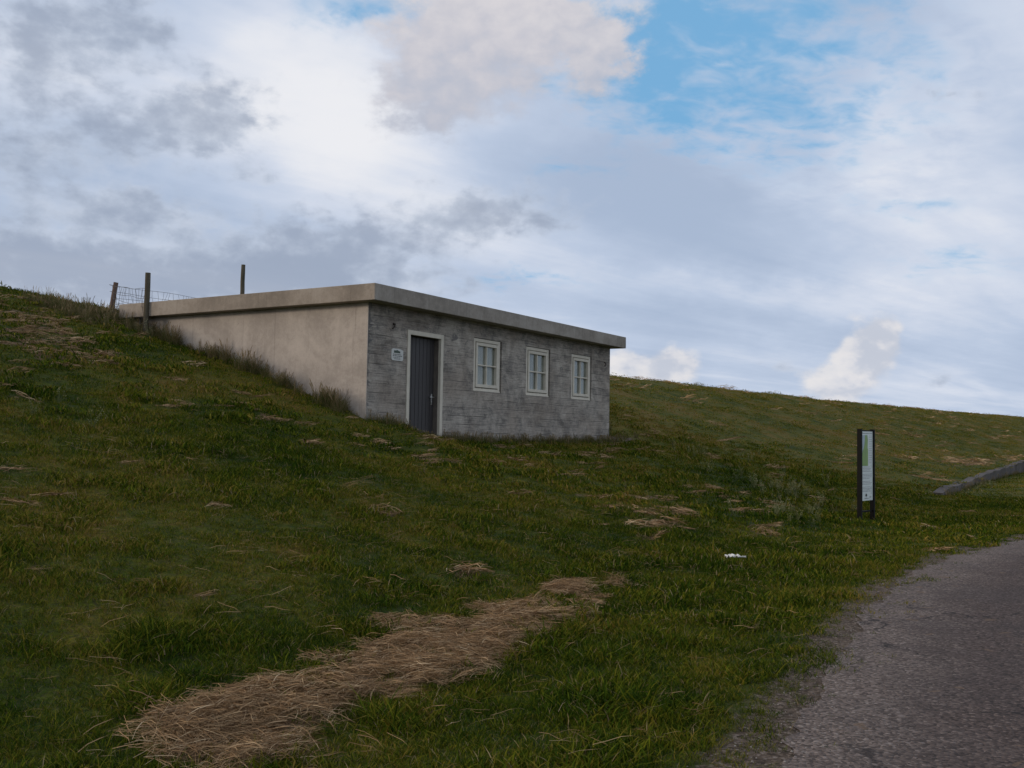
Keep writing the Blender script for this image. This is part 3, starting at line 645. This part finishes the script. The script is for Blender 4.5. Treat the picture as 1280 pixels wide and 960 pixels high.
# ---------------------------------------------------------------- information board
M_BLK = m_simple('black_powder_coat', (.002, .0023, .0026), (.004, .0045, .005), 12, .6, .05, .15)
M_PANEL = m_simple('pale_printed_panel', (.66, .72, .68), (.72, .77, .73), 3, .3, .02, .5)
M_MAPG = m_simple('green_map_print', (.16, .27, .07), (.26, .40, .12), 7, .35, .02, .5)
M_MAPB = m_simple('pale_blue_map_print', (.34, .42, .46), (.45, .52, .55), 9, .35, .02, .5)
M_TXT = m_simple('grey_text_print', (.20, .22, .22), (.28, .30, .30), 60, .5, .02)
def info_board():
    e = bpy.data.objects.new('information_board', None); link(e)
    L = Vector((6.97, 19.7, 0)); D = Vector((UX, UY, 0)).normalized(); W_ = .64
    e.location = (L.x, L.y, G(L.x, L.y)); e.rotation_euler = (0, 0, math.radians(90-42))      # local x runs away along the dyke, -y faces the path
    tag(e, 'tall black-framed information board with a green map panel beside the path', 'sign')
    top = EYE + .226 - e.location.z
    for i, x in enumerate((0, W_)):
        bm = bmesh.new(); box(bm, x-.036, x+.036, -.042, .042, -.35, top, .006); bm_obj('post', bm, M_BLK, e)
        bm = bmesh.new(); box(bm, x-.038, x+.038, -.044, .044, top+.0005, top+.008, .002); bm_obj('post_cap', bm, M_BLK, e)
    bm = bmesh.new(); box(bm, .0365, W_-.0365, -.012, .012, top-1.66, top-1.63, .003); bm_obj('cross_rail', bm, M_BLK, e)
    z0, z1 = top-1.43, top-.035; x0, x1 = .037, W_-.037
    bm = bmesh.new(); box(bm, x0, x1, -.02, .02, z0, z1, .003); pn = bm_obj('panel', bm, M_PANEL, e)
    bm = bmesh.new(); box(bm, x0, x1, -.03, .03, z1+.001, z1+.02, .002); bm_obj('top_rail', bm, M_BLK, e)
    def q(bm, a, b_, c, d, y=-.0225): bm.faces.new([bm.verts.new(v) for v in ((a, y, c), (b_, y, c), (b_, y, d), (a, y, d))])
    def poly(bm, P, y): bm.faces.new([bm.verts.new((x, y, z)) for x, z in P])
    w_ = x1-x0; h_ = z1-z0
    X = lambda u: x0+w_*u
    Z = lambda v: z0+h_*v
    bm = bmesh.new(); q(bm, X(.06), X(.55), Z(.50), Z(.945)); bm_obj('map', bm, M_MAPB, pn)
    bm = bmesh.new(); poly(bm, [(X(.06), Z(.50)), (X(.56), Z(.50)), (X(.57), Z(.74)), (X(.52), Z(.76)), (X(.56), Z(.88)), (X(.48), Z(.945)), (X(.30), Z(.945)), (X(.27), Z(.84)), (X(.20), Z(.76)), (X(.10), Z(.72)), (X(.06), Z(.66))], -.0245); bm_obj('map_land', bm, M_MAPG, pn)
    random.seed(3)
    def line(u0, u1, v, h=.006, y=-.0225):
        bm = bmesh.new(); u = u0; last = None
        while u < u1-.02:
            l = min(random.uniform(.04, .14), u1-u)
            k = [bm.verts.new(p) for p in ((X(u), y, Z(v)), (X(u+l), y, Z(v)), (X(u+l), y, Z(v)+.0012), (X(u+l), y, Z(v+h)), (X(u), y, Z(v+h)), (X(u), y, Z(v)+.0012))]
            bm.faces.new(k)
            if last: bm.faces.new((last[1], k[0], k[5], last[2]))
            last = k; u += l+.02
        bm_obj('text_line', bm, M_TXT, pn)
    line(.06, .94, .962, .010)
    for v in np.arange(.48, .12, -.0205):
        if abs(v-.40) < .012 or abs(v-.30) < .012 or abs(v-.21) < .012: continue
        line(.08, random.uniform(.7, .93), float(v))
    for v in np.arange(.93, .52, -.026): line(.64, .93, float(v))
    bm = bmesh.new(); c = X(.40); b0 = Z(.062)
    poly(bm, [(c-.035, b0), (c-.045, b0+.02), (c-.03, b0+.045), (c, b0+.055), (c+.03, b0+.045), (c+.045, b0+.02), (c+.035, b0)], -.0245)
    q(bm, c-.008, c+.008, b0-.02, b0-.0005, -.0245); q(bm, X(.25), X(.62), Z(.030), Z(.036), -.0245); q(bm, X(.68), X(.85), Z(.045), Z(.052), -.0245)
    bm_obj('logo', bm, M_PRINT, pn)
info_board()

# ---------------------------------------------------------------- concrete kerb along the foot of the dyke
M_KERB = m_render('old_kerb_concrete', [(0, (.040, .033, .028)), (.5, (.075, .062, .054)), (1, (.12, .10, .088))], .6)
def kerb():
    ks = list(np.arange(31.2, 70, 1.1)) + [71, 77, 84, 92, 100]
    rows = []
    for s in ks:
        t = float(kerb_t(s)); x0, y0 = xy_of(s, t-.02); x1, y1 = xy_of(s, t+.26)
        h = float(base_z(np.array(s), np.array(t+.35))); top = h + .03*min(1, (s-31)/3) + .03*math.sin(s*1.7) + .02*math.sin(s*5.3)
        rows.append([(float(x0), float(y0), -.3), (float(x0), float(y0), top), (float(x1), float(y1), top+.02), (float(x1), float(y1), -.3)])
    V = [p for r in rows for p in r]; F = []
    for i in range(len(rows)-1):
        for k in range(3): F.append((i*4+k, i*4+k+1, i*4+k+5, i*4+k+4))
    F += [(0, 1, 2, 3), tuple(len(V)-4+k for k in (3, 2, 1, 0))]
    bm = bmesh.new(); vs = [bm.verts.new(v) for v in V]
    for f in F: bm.faces.new([vs[k] for k in f])
    o = bm_obj('retaining_kerb', bm, M_KERB); tag(o, 'low weathered concrete kerb running along the foot of the grassy dyke', 'kerb')
kerb()

# ---------------------------------------------------------------- litter
def litter():
    m, b, p = mat('white_paper'); setp(b, p, b.ramp(b.noise(b.node('ShaderNodeTexCoord').outputs['Object'], 20, 3), [(.3, (.62, .62, .58)), (.7, (.8, .8, .76))]), .7)
    x, y = -9, -9
    s, t = 12.56, 4.29; x, y = [float(v) for v in xy_of(s, t)]
    bm = bmesh.new(); n = 9; random.seed(12)
    for (ox, oy, wx, wy, up) in ((-.05, 0, .17, .12, .05), (.075, .01, .10, .06, .03)):
        g = [[bm.verts.new((ox+wx*(i/(n-1)-.5)+random.uniform(-.006, .006), oy+wy*(j/(n-1)-.5), .06+up*abs(math.sin(i*1.3+j*.5))*(.4+.6*random.random()))) for j in range(n)] for i in range(n)]
        for i in range(n-1):
            for j in range(n-1): bm.faces.new((g[i][j], g[i+1][j], g[i+1][j+1], g[i][j+1]))
    o = bm_obj('crumpled_paper', bm, m); o.location = (x, y, G(x, y)); sol = o.modifiers.new('s', 'SOLIDIFY'); sol.thickness = .003
    tag(o, 'crumpled white scrap of paper lying in the grass near the path', 'litter')
litter()

# ---------------------------------------------------------------- vegetation
def m_blades():
    m, b, p = mat('grass_blades'); pos = b.node('ShaderNodeNewGeometry').outputs['Position']; r = b.attr('rnd')
    g = grass_colour(b, pos, r, r)
    oi = b.node('ShaderNodeObjectInfo').outputs['Random']
    dry = b.ramp(oi, [(0, (.16, .12, .055)), (1, (.27, .215, .12))])
    c = b.mix(b.ss(r, .925, .94), g, dry)
    setp(b, p, c, .9, None, .03)
    return m
def m_stalk(name, stops):
    m, b, p = mat(name); oi = b.node('ShaderNodeObjectInfo').outputs['Random']; r = b.attr('rnd')
    setp(b, p, b.ramp(b.add(b.mul(r, .75), b.mul(oi, .25)), stops), .7, None, .2); return m
M_BLADE = m_blades()
M_STRAW = m_stalk('dry_straw', [(0, (.085, .048, .022)), (.35, (.23, .14, .068)), (.7, (.41, .27, .14)), (1, (.68, .52, .32))])
M_TALL = m_stalk('rank_grass', [(0, (.035, .060, .010)), (.38, (.085, .095, .020)), (.65, (.16, .12, .05)), (1, (.30, .22, .125))])
M_WEED = m_stalk('pale_weed', [(0, (.05, .075, .02)), (.5, (.13, .14, .055)), (1, (.50, .47, .28))])
M_PEB = m_stalk('pebbles', [(0, (.07, .06, .055)), (.5, (.17, .15, .135)), (1, (.40, .37, .33))])
def strips(N, fn, rs):
    """N ribbons, each a list of (pos, halfwidth vec)"""
    V, F, R = [], [], []
    for i in range(N):
        pts, r = fn(i, rs); b0 = len(V); n = len(pts)
        for k, (p, wv) in enumerate(pts):
            if k == n-1: V.append(p)
            else: V.append(p-wv); V.append(p+wv)
        R += [r]*(len(V)-b0)
        for k in range(n-2): F.append((b0+2*k, b0+2*k+1, b0+2*k+3, b0+2*k+2))
        F.append((b0+2*(n-2), b0+2*(n-2)+1, b0+2*(n-1)))
    return V, F, R
def blade_fn(rad, h, wd, lean, drymix=1.):
    def fn(i, rs):
        a = rs.uniform(0, 6.283); q = rad*math.sqrt(rs.random()); base = np.array([q*math.cos(a), q*math.sin(a), -.012])
        hh = h*rs.uniform(.45, 1.25); d = rs.uniform(0, 6.283); ld = np.array([math.cos(d), math.sin(d), 0]); le = lean*rs.uniform(.2, 1.3)
        s = rs.uniform(0, 6.283); wv = np.array([math.cos(s), math.sin(s), 0])*wd*.5*rs.uniform(.6, 1.2)
        pts = []
        for k, u in enumerate((0, .35, .7, 1)):
            p = base + np.array([0, 0, hh*u*(1-.25*le*u)]) + ld*hh*le*u*u
            pts.append((p, wv*(1-.28*u)))
        r = rs.random()*.925 if rs.random() > .05*drymix else .96
        return pts, r
    return fn
def straw_fn(rad, l0, l1, wd, up):
    def fn(i, rs):
        a = rs.uniform(0, 6.283); q = rad*math.sqrt(rs.random()); c = np.array([q*math.cos(a), q*math.sin(a), rs.uniform(.0, up)])
        L = rs.uniform(l0, l1); d = rs.uniform(0, 6.283); ld = np.array([math.cos(d), math.sin(d), rs.uniform(-.18, .22)]); bend = rs.uniform(-.35, .35); nn = np.array([-math.sin(d), math.cos(d), 0])
        wv = (nn*.6+np.array([0, 0, .8]))*wd*.5*rs.uniform(.5, 1.3)
        pts = [(c+ld*L*(u-.5)+nn*L*bend*(u-.5)**2+np.array([0, 0, .10*L*(1-(2*u-1)**2)*rs.random()]), wv) for u in (0, .33, .66, 1)]
        return pts, rs.random()
    return fn
def variant(name, N, fn, m, seed):
    V, F, R = strips(N, fn, np.random.default_rng(seed))
    return mesh_obj(name, V, F, m, attrs={'rnd': ('POINT', R)}, do_link=False)
def weed_variant(name, seed):
    rs = np.random.default_rng(seed); V, F, R = strips(16, blade_fn(.06, .22, .006, .5, 0), rs)
    R = [r*.45 for r in R]
    for k in range(7):
        a = rs.uniform(0, 6.283); top = np.array([.09*math.cos(a), .09*math.sin(a), rs.uniform(.16, .34)]); rr = []
        v2, f2, r2 = strips(1, lambda i, q: ([(np.array([0, 0, 0.]), np.array([.003, 0, 0])), (top*.6+np.array([0, 0, .02]), np.array([.003, 0, 0])), (top, np.array([.002, 0, 0]))], .5), rs)
        b0 = len(V); V += v2; F += [tuple(b0+q for q in f) for f in f2]; R += r2
        for j in range(9):
            c = top + rs.normal(0, 1, 3)*np.array([.022, .022, .03]); b0 = len(V); sz = .009
            d1 = rs.normal(0, 1, 3); d1 /= np.linalg.norm(d1); d2 = np.cross(d1, rs.normal(0, 1, 3)); d2 /= np.linalg.norm(d2)
            V += [c-d1*sz, c-d2*sz*.6, c+d1*sz, c+d2*sz*.6]; F.append((b0, b0+1, b0+2, b0+3)); R += [rs.uniform(.75, 1)]*4
    return mesh_obj(name, V, F, M_WEED, attrs={'rnd': ('POINT', R)}, do_link=False)
def tall_variant(name, seed, h, N=46):
    rs = np.random.default_rng(seed); V, F, R = strips(N, blade_fn(.10, h, .006, .75, 0), rs)
    R = [rs.uniform(0, .8) for _ in range(0)] + R
    for k in range(6):      # seed heads
        a = rs.uniform(0, 6.283); top = np.array([.16*h*math.cos(a)*2, .16*h*math.sin(a)*2, h*rs.uniform(.95, 1.35)])
        v2, f2, r2 = strips(1, lambda i, q: ([(np.array([0, 0, 0.]), np.array([.002, 0, 0])), (top*.55+np.array([0, 0, .04]), np.array([.002, 0, 0])), (top*.85+np.array([0, 0, .02]), np.array([.006, .004, 0])), (top, np.array([.001, 0, 0]))], .9), rs)
        b0 = len(V); V += v2; F += [tuple(b0+q for q in f) for f in f2]; R += r2
    return mesh_obj(name, V, F, M_TALL, attrs={'rnd': ('POINT', R)}, do_link=False)
def pebble_variant(name, seed):
    rs = np.random.default_rng(seed); bm = bmesh.new(); bmesh.ops.create_icosphere(bm, subdivisions=1, radius=1)
    for v in bm.verts: v.co = Vector((v.co.x*rs.uniform(.8, 1.2), v.co.y*rs.uniform(.6, 1.0), v.co.z*.55))
    me = bpy.data.meshes.new(name); bm.to_mesh(me); bm.free(); me.materials.append(M_PEB)
    at = me.attributes.new('rnd', 'FLOAT', 'POINT'); at.data.foreach_set('value', [rs.random()]*len(me.vertices))
    return bpy.data.objects.new(name, me)

def scatter(name, variants, S, T, idx, scl, rotz, tilt=None, dz=None, label=None, cat=None):
    x, y = xy_of(S, T); hz, _ = height_full(S, T); z = hz + (dz if dz is not None else 0)
    col = bpy.data.collections.new(name+'_pieces')
    for k, v in enumerate(variants): v.name = '%s_piece_%02d' % (name, k); col.objects.link(v)
    n = len(S); me = bpy.data.meshes.new(name); me.vertices.add(n)
    me.vertices.foreach_set('co', np.stack([x, y, z], 1).astype(np.float32).ravel())
    rt = np.zeros((n, 3), np.float32); rt[:, 2] = rotz
    if tilt is not None: rt[:, 0] = tilt[0]; rt[:, 1] = tilt[1]
    a = me.attributes.new('rot', 'FLOAT_VECTOR', 'POINT'); a.data.foreach_set('vector', rt.ravel())
    a = me.attributes.new('scl', 'FLOAT', 'POINT'); a.data.foreach_set('value', scl.astype(np.float32))
    a = me.attributes.new('idx', 'INT', 'POINT'); a.data.foreach_set('value', idx.astype(np.int32))
    me.update(); o = link(bpy.data.objects.new(name, me)); tag(o, label, cat, kind='stuff')
    for v in variants:
        for m in v.data.materials:
            if m.name not in [q.name for q in me.materials]: me.materials.append(m)
    ng = bpy.data.node_groups.new(name+'_scatter', 'GeometryNodeTree')
    ng.interface.new_socket('Geometry', in_out='INPUT', socket_type='NodeSocketGeometry'); ng.interface.new_socket('Geometry', in_out='OUTPUT', socket_type='NodeSocketGeometry')
    N = ng.nodes; Lk = ng.links; gi = N.new('NodeGroupInput'); go = N.new('NodeGroupOutput'); ip = N.new('GeometryNodeInstanceOnPoints'); ci = N.new('GeometryNodeCollectionInfo')
    ci.inputs['Collection'].default_value = col; ci.inputs['Separate Children'].default_value = True; ci.inputs['Reset Children'].default_value = True
    def na(nm, ty):
        q = N.new('GeometryNodeInputNamedAttribute'); q.data_type = ty; q.inputs['Name'].default_value = nm; return q.outputs['Attribute']
    ip.inputs['Pick Instance'].default_value = True
    Lk.new(gi.outputs[0], ip.inputs['Points']); Lk.new(ci.outputs[0], ip.inputs['Instance']); Lk.new(na('idx', 'INT'), ip.inputs['Instance Index'])
    e2r = N.new('FunctionNodeEulerToRotation'); Lk.new(na('rot', 'FLOAT_VECTOR'), e2r.inputs[0]); Lk.new(e2r.outputs[0], ip.inputs['Rotation'])
    Lk.new(na('scl', 'FLOAT'), ip.inputs['Scale']); Lk.new(ip.outputs[0], go.inputs[0])
    md = o.modifiers.new('scatter', 'NODES'); md.node_group = ng
    print(name, n)
    return o
def in_view(S, T, m=.14):
    x, y = xy_of(S, T); return (y > 1.5) & (np.abs(x) < y*(.52+m)+1.2)
def dist(S, T):
    x, y = xy_of(S, T); return np.hypot(x, y)
def rand_area(s0, s1, t0, t1, dens):
    n = int((s1-s0)*(t1-t0)*dens); return rng.uniform(s0, s1, n), rng.uniform(t0, t1, n)

def make_grass():
    V = []
    V += [variant('g', 34, blade_fn(.075, .050, .0042, .9), M_BLADE, 100+i) for i in range(5)]          # near
    V += [variant('g', 34, blade_fn(.12, .055, .0075, .9), M_BLADE, 120+i) for i in range(4)]           # middle
    V += [variant('g', 40, blade_fn(.22, .060, .016, .9), M_BLADE, 140+i) for i in range(4)]            # far
    V += [variant('g', 60, blade_fn(.55, .055, .03, 1.2), M_BLADE, 160+i) for i in range(3)]           # very far
    V += [variant('g', 26, blade_fn(.05, .100, .0036, 1.3), M_BLADE, 180+i) for i in range(4)]          # rank tufts
    bands = [(0, 8.5, 400, 0, 5, 1.0), (8.5, 16, 220, 5, 4, 1.0), (16, 32, 52, 9, 4, 1.0), (32, 150, 6, 13, 3, 1.0)]
    A = {0: (-1, 9, 1.3, 9), 1: (2, 17, 1.3, 16.5), 2: (8, 34, .8, 25), 3: (22, 150, -3, 26)}
    Ss, Ts, Ii, Sc = [], [], [], []
    for bi, (d0, d1, dens, i0, ni, sc) in enumerate(bands):
        S, T = rand_area(*A[bi], dens); D = dist(S, T)*(1+.06*rng.standard_normal(len(S)))
        k = (D >= d0) & (D < d1) & in_view(S, T) & ~in_building(S, T, .0)
        k &= ~((S > 31) & (np.abs(T-kerb_t(S)-.12) < .14))
        S, T = S[k], T[k]
        e = T-road_edge(S)+.25*(fbm(S*2.2, T*2.2, 71, 3)-.5)
        e = e + .5*(fbm(S*.8, T*.5, 73, 2)-.5)
        pr = sstep(-.22, .30, e)*(.45+.55*sstep(.1, .6, e)) + .05*sstep(-.6, -.2, e)
        near = (S > 2) & (S < 11) & (T > 3) & (T < 5.6); pm = np.zeros(len(S)); pm[near] = pile_soft(S[near], T[near])
        pr = pr*(1-bare_patch(S, T)) * (1 - .9*np.exp(-(((S-20.2)/.5)**2+((T-4.5)/.35)**2)))
        pr = pr*(1-.85*pm)*(1-.55*patch_mask(S, T))
        k = rng.random(len(S)) < pr; S, T = S[k], T[k]
        h = .62+.75*fbm(S*.9, T*1.2, 81, 3)*1.1 + .25*(1-sstep(3.5, 6, T)) 
        h *= .6+.4*sstep(0, .8, T-road_edge(S))
        h = np.clip(h, .78, 1.65)
        if bi >= 2: h = np.minimum(h, .95 if bi == 2 else .75)
        i = rng.integers(i0, i0+ni, len(S))
        h *= .72+.75*sstep(.5, .85, vnoise(S*2.7, T*3.1, 83))
        if bi < 2:
            tuft = rng.random(len(S)) < .16*sstep(.5, .7, fbm(S*1.6, T*2., 91, 2)); i[tuft] = rng.integers(16, 20, tuft.sum())
        Ss.append(S); Ts.append(T); Ii.append(i); Sc.append(h*rng.uniform(.75, 1.25, len(S)))
    S, T, I, C = map(np.concatenate, (Ss, Ts, Ii, Sc)); n = len(S)
    scatter('grass', V, S, T, I, C, rng.uniform(0, 6.283, n), (rng.normal(0, .12, n), rng.normal(0, .12, n)), None, 'short green and yellowing grass covering the dyke and the verge', 'grass')
make_grass()
def make_straw():
    V = [variant('s', 60, straw_fn(.12, .05, .22, .0026, .04), M_STRAW, 200+i) for i in range(5)] + [variant('s', 44, straw_fn(.22, .10, .32, .0065, .03), M_STRAW, 220+i) for i in range(4)] + [variant('s', 34, straw_fn(.7, .2, .6, .02, .04), M_STRAW, 240+i) for i in range(2)]
    V += [variant('s', 7, straw_fn(.16, .08, .28, .0028, .07), M_STRAW, 260+i) for i in range(4)]
    V += [variant('s', 3, straw_fn(.10, .07, .22, .0022, .09), M_STRAW, 280+i) for i in range(4)]
    S, T = rand_area(2, 11, 3, 5.6, 330); k = (rng.random(len(S)) < pile_soft(S, T)**1.3*(.25+1.1*sstep(.30, .5, fbm(S*3.5, T*4.5, 49, 3)))) & in_view(S, T); S1, T1 = S[k], T[k]; I1 = rng.integers(0, 5, k.sum()); C1 = rng.uniform(.6, 1.15, k.sum()); Z1 = rng.uniform(-.01, .03, k.sum())
    # loose wisps round the pile and over the slope
    S, T = rand_area(2, 30, 2, 24, 26); D = dist(S, T); near = (S < 12) & (T < 6.5)
    ps = np.zeros(len(S)); ps[near] = sum(pile_mask(S[near]+a, T[near]+b_) for a, b_ in ((.2, 0), (-.2, 0), (0, .18), (0, -.18)))/4
    pm = patch_mask(S, T); pr = .03 + .5*ps + .75*pm; k = (rng.random(len(S)) < pr) & in_view(S, T) & (T > road_edge(S)+.15) & ~in_building(S, T, .1)
    S2, T2 = S[k], T[k]; D2 = dist(S2, T2); thick = pm[k] > .35
    I2 = np.where(thick, np.where(D2 < 10, rng.integers(0, 5, len(S2)), rng.integers(5, 9, len(S2))), np.where(D2 < 14, rng.integers(11, 15, len(S2)), rng.integers(5, 9, len(S2))))
    keep = (D2 < 14) | thick | (rng.random(len(S2)) < .15); S2, T2, I2 = S2[keep], T2[keep], I2[keep]; C2 = rng.uniform(.5, 1.1, len(S2))
    S, T = rand_area(2, 18, 2, 17, 22); D = dist(S, T); k = (rng.random(len(S)) < .10+.9*sstep(.5, .7, fbm(S*.8, T*1.3, 47, 3))) & in_view(S, T) & (T > road_edge(S)+.3) & ~in_building(S, T, .1) & (D < 16)
    S2 = np.concatenate([S2, S[k]]); T2 = np.concatenate([T2, T[k]]); I2 = np.concatenate([I2, rng.integers(15, 19, k.sum())]); C2 = np.concatenate([C2, rng.uniform(.5, 1.3, k.sum())])
    S, T = rand_area(30, 100, 4, 24, 1.6); k = (rng.random(len(S)) < patch_mask(S, T)) & in_view(S, T) & (T > kerb_t(S)+.4); S3, T3 = S[k], T[k]; I3 = rng.integers(9, 11, len(S3)); C3 = rng.uniform(.5, 1., len(S3))
    S, T, I, C = (np.concatenate(q) for q in ((S1, S2, S3), (T1, T2, T3), (I1, I2, I3), (C1, C2, C3))); n = len(S)
    dz = np.concatenate([Z1, np.full(len(S2)+len(S3), .012)])
    scatter('straw', V, S, T, I, C, rng.uniform(0, 6.283, n), (rng.normal(0, .16, n), rng.normal(0, .16, n)), dz, 'dry brown straw of cut grass lying in windrows at the foot of the dyke', 'straw')
make_straw()
def make_tall():
    V = [tall_variant('t', 300+i, .20) for i in range(4)] + [tall_variant('t', 320+i, .36, 60) for i in range(4)]
    S, T, I, C = [], [], [], []
    def put(s, t, i, c): S.append(s); T.append(t); I.append(i); C.append(c)
    # along the rendered side wall
    for q in rng.uniform(0, 1, 150):
        t = B_T-.1 + q*(7.9); s = B_S - abs(rng.normal(0, .16)) - .03
        big = float(vnoise(t*1.25, 0, 401)); put(s, t, int(rng.integers(0, 4)) if rng.random() < 1.1-big else int(rng.integers(4, 8)), (.45+.8*big)*rng.uniform(.6, 1.1))
    for (tc, n_, c) in ((12.75, 20, 1.0), (13.0, 10, .8), (14.9, 11, 1.0), (16.2, 9, .95), (17.3, 8, .9), (14.1, 6, .8), (15.6, 5, .8)):
        for _ in range(n_): put(B_S-.12-abs(rng.normal(0, .14)), tc+rng.normal(0, .16), int(rng.integers(4, 8)), c*rng.uniform(.6, 1.1))
    # along the front wall
    for q in rng.uniform(0, 1, 330):
        s = B_S+.1+q*10.4; t = B_T - .02 - abs(rng.normal(0, .12)); d = DA < s-B_S < DB
        put(s, t, int(rng.integers(0, 4)), rng.uniform(.4, .95)*(.5 if d else 1))
    # round the fence posts and along the shoulder of the crest
    for _ in range(170): put(rng.uniform(12.6, 14.3), rng.normal(19.6, .7), int(rng.integers(0, 8)), rng.uniform(.45, .95))
    for (ps, pt) in [tuple(float(v) for v in st_of(*P1b)), tuple(float(v) for v in st_of(*P2))]:
        for _ in range(16): put(ps+rng.normal(0, .15), pt+rng.normal(0, .15), int(rng.integers(0, 8)), rng.uniform(.5, .9))
    # beside the far corner, round the board and against the kerb
    for _ in range(60): put(rng.uniform(B_S+B_L+.05, 26.6), rng.uniform(11.9, 14.5), int(rng.integers(0, 4)), rng.uniform(.5, 1.0))
    for _ in range(14): put(21.2+rng.normal(0, .35), 4.95+rng.normal(0, .2), int(rng.integers(0, 4)), rng.uniform(.3, .7))
    for _ in range(120):
        s = rng.uniform(31.2, 80); put(s, float(kerb_t(s))-.08-abs(rng.normal(0, .08)), int(rng.integers(0, 4)), rng.uniform(.5, 1.1))
    S, T, I, C = map(np.array, (S, T, I, C)); k = ~in_building(S, T, .0); S, T, I, C = S[k], T[k], I[k], C[k]; n = len(S)
    scatter('tall_grass', V, S, T, I, C, rng.uniform(0, 6.283, n), (rng.normal(0, .1, n), rng.normal(0, .1, n)), None, 'rank seeding grass along the hut walls and round the fence posts', 'tall grass')
make_tall()
def make_weeds():
    V = [weed_variant('w', 500+i) for i in range(4)]; S, T = [], []
    for (s, t, rs_, rt_, n) in [(a_, b_, c_, d_, int(n_*.42)) for (a_, b_, c_, d_, n_) in ((22.6, 6.3, .9, .35, 60), (23.8, 7.0, 1.2, .3, 26), (19.7, 5.6, .8, .3, 44), (18.4, 5.2, .6, .25, 14), (26.0, 9.9, 1.2, .5, 22), (22.7, 8.2, .6, .4, 14), (41.4, 4.9, 1.6, .2, 16), (38, 4.7, 1.5, .2, 8), (13.9, 18.6, .12, .5, 14), (7.8, 12.0, .8, .5, 8), (21.6, 4.9, .4, .2, 8), (30, 9.5, 2, .8, 10))]:
        S += list(s+rng.normal(0, rs_, n)); T += list(t+rng.normal(0, rt_, n))
    S, T = np.array(S), np.array(T); k = ~in_building(S, T, .1); S, T = S[k], T[k]; n = len(S)
    scatter('flowering_weeds', V, S, T, rng.integers(0, 4, n), rng.uniform(.45, 1.0, n), rng.uniform(0, 6.283, n), (rng.normal(0, .15, n), rng.normal(0, .15, n)), None, 'pale flowering weeds scattered at the foot of the dyke near the board', 'weeds')
make_weeds()
def make_pebbles():
    V = [pebble_variant('p', 600+i) for i in range(8)]; S, T = rand_area(3, 16, 0, 3, 420)
    e = road_edge(S)-T; pr = np.exp(-((e-.12)/.38)**2)*.8 + .05*(e > 0); D = dist(S, T)
    k = (rng.random(len(S)) < pr*np.clip(1.5-D/11, .15, 1)) & in_view(S, T); S, T = S[k], T[k]; n = len(S)
    scatter('gravel', V, S, T, rng.integers(0, 8, n), .0025+.0065*rng.random(n)**2.2, rng.uniform(0, 6.283, n), None, np.full(n, .008), 'loose grey gravel along the ragged edge of the path', 'gravel')
make_pebbles()
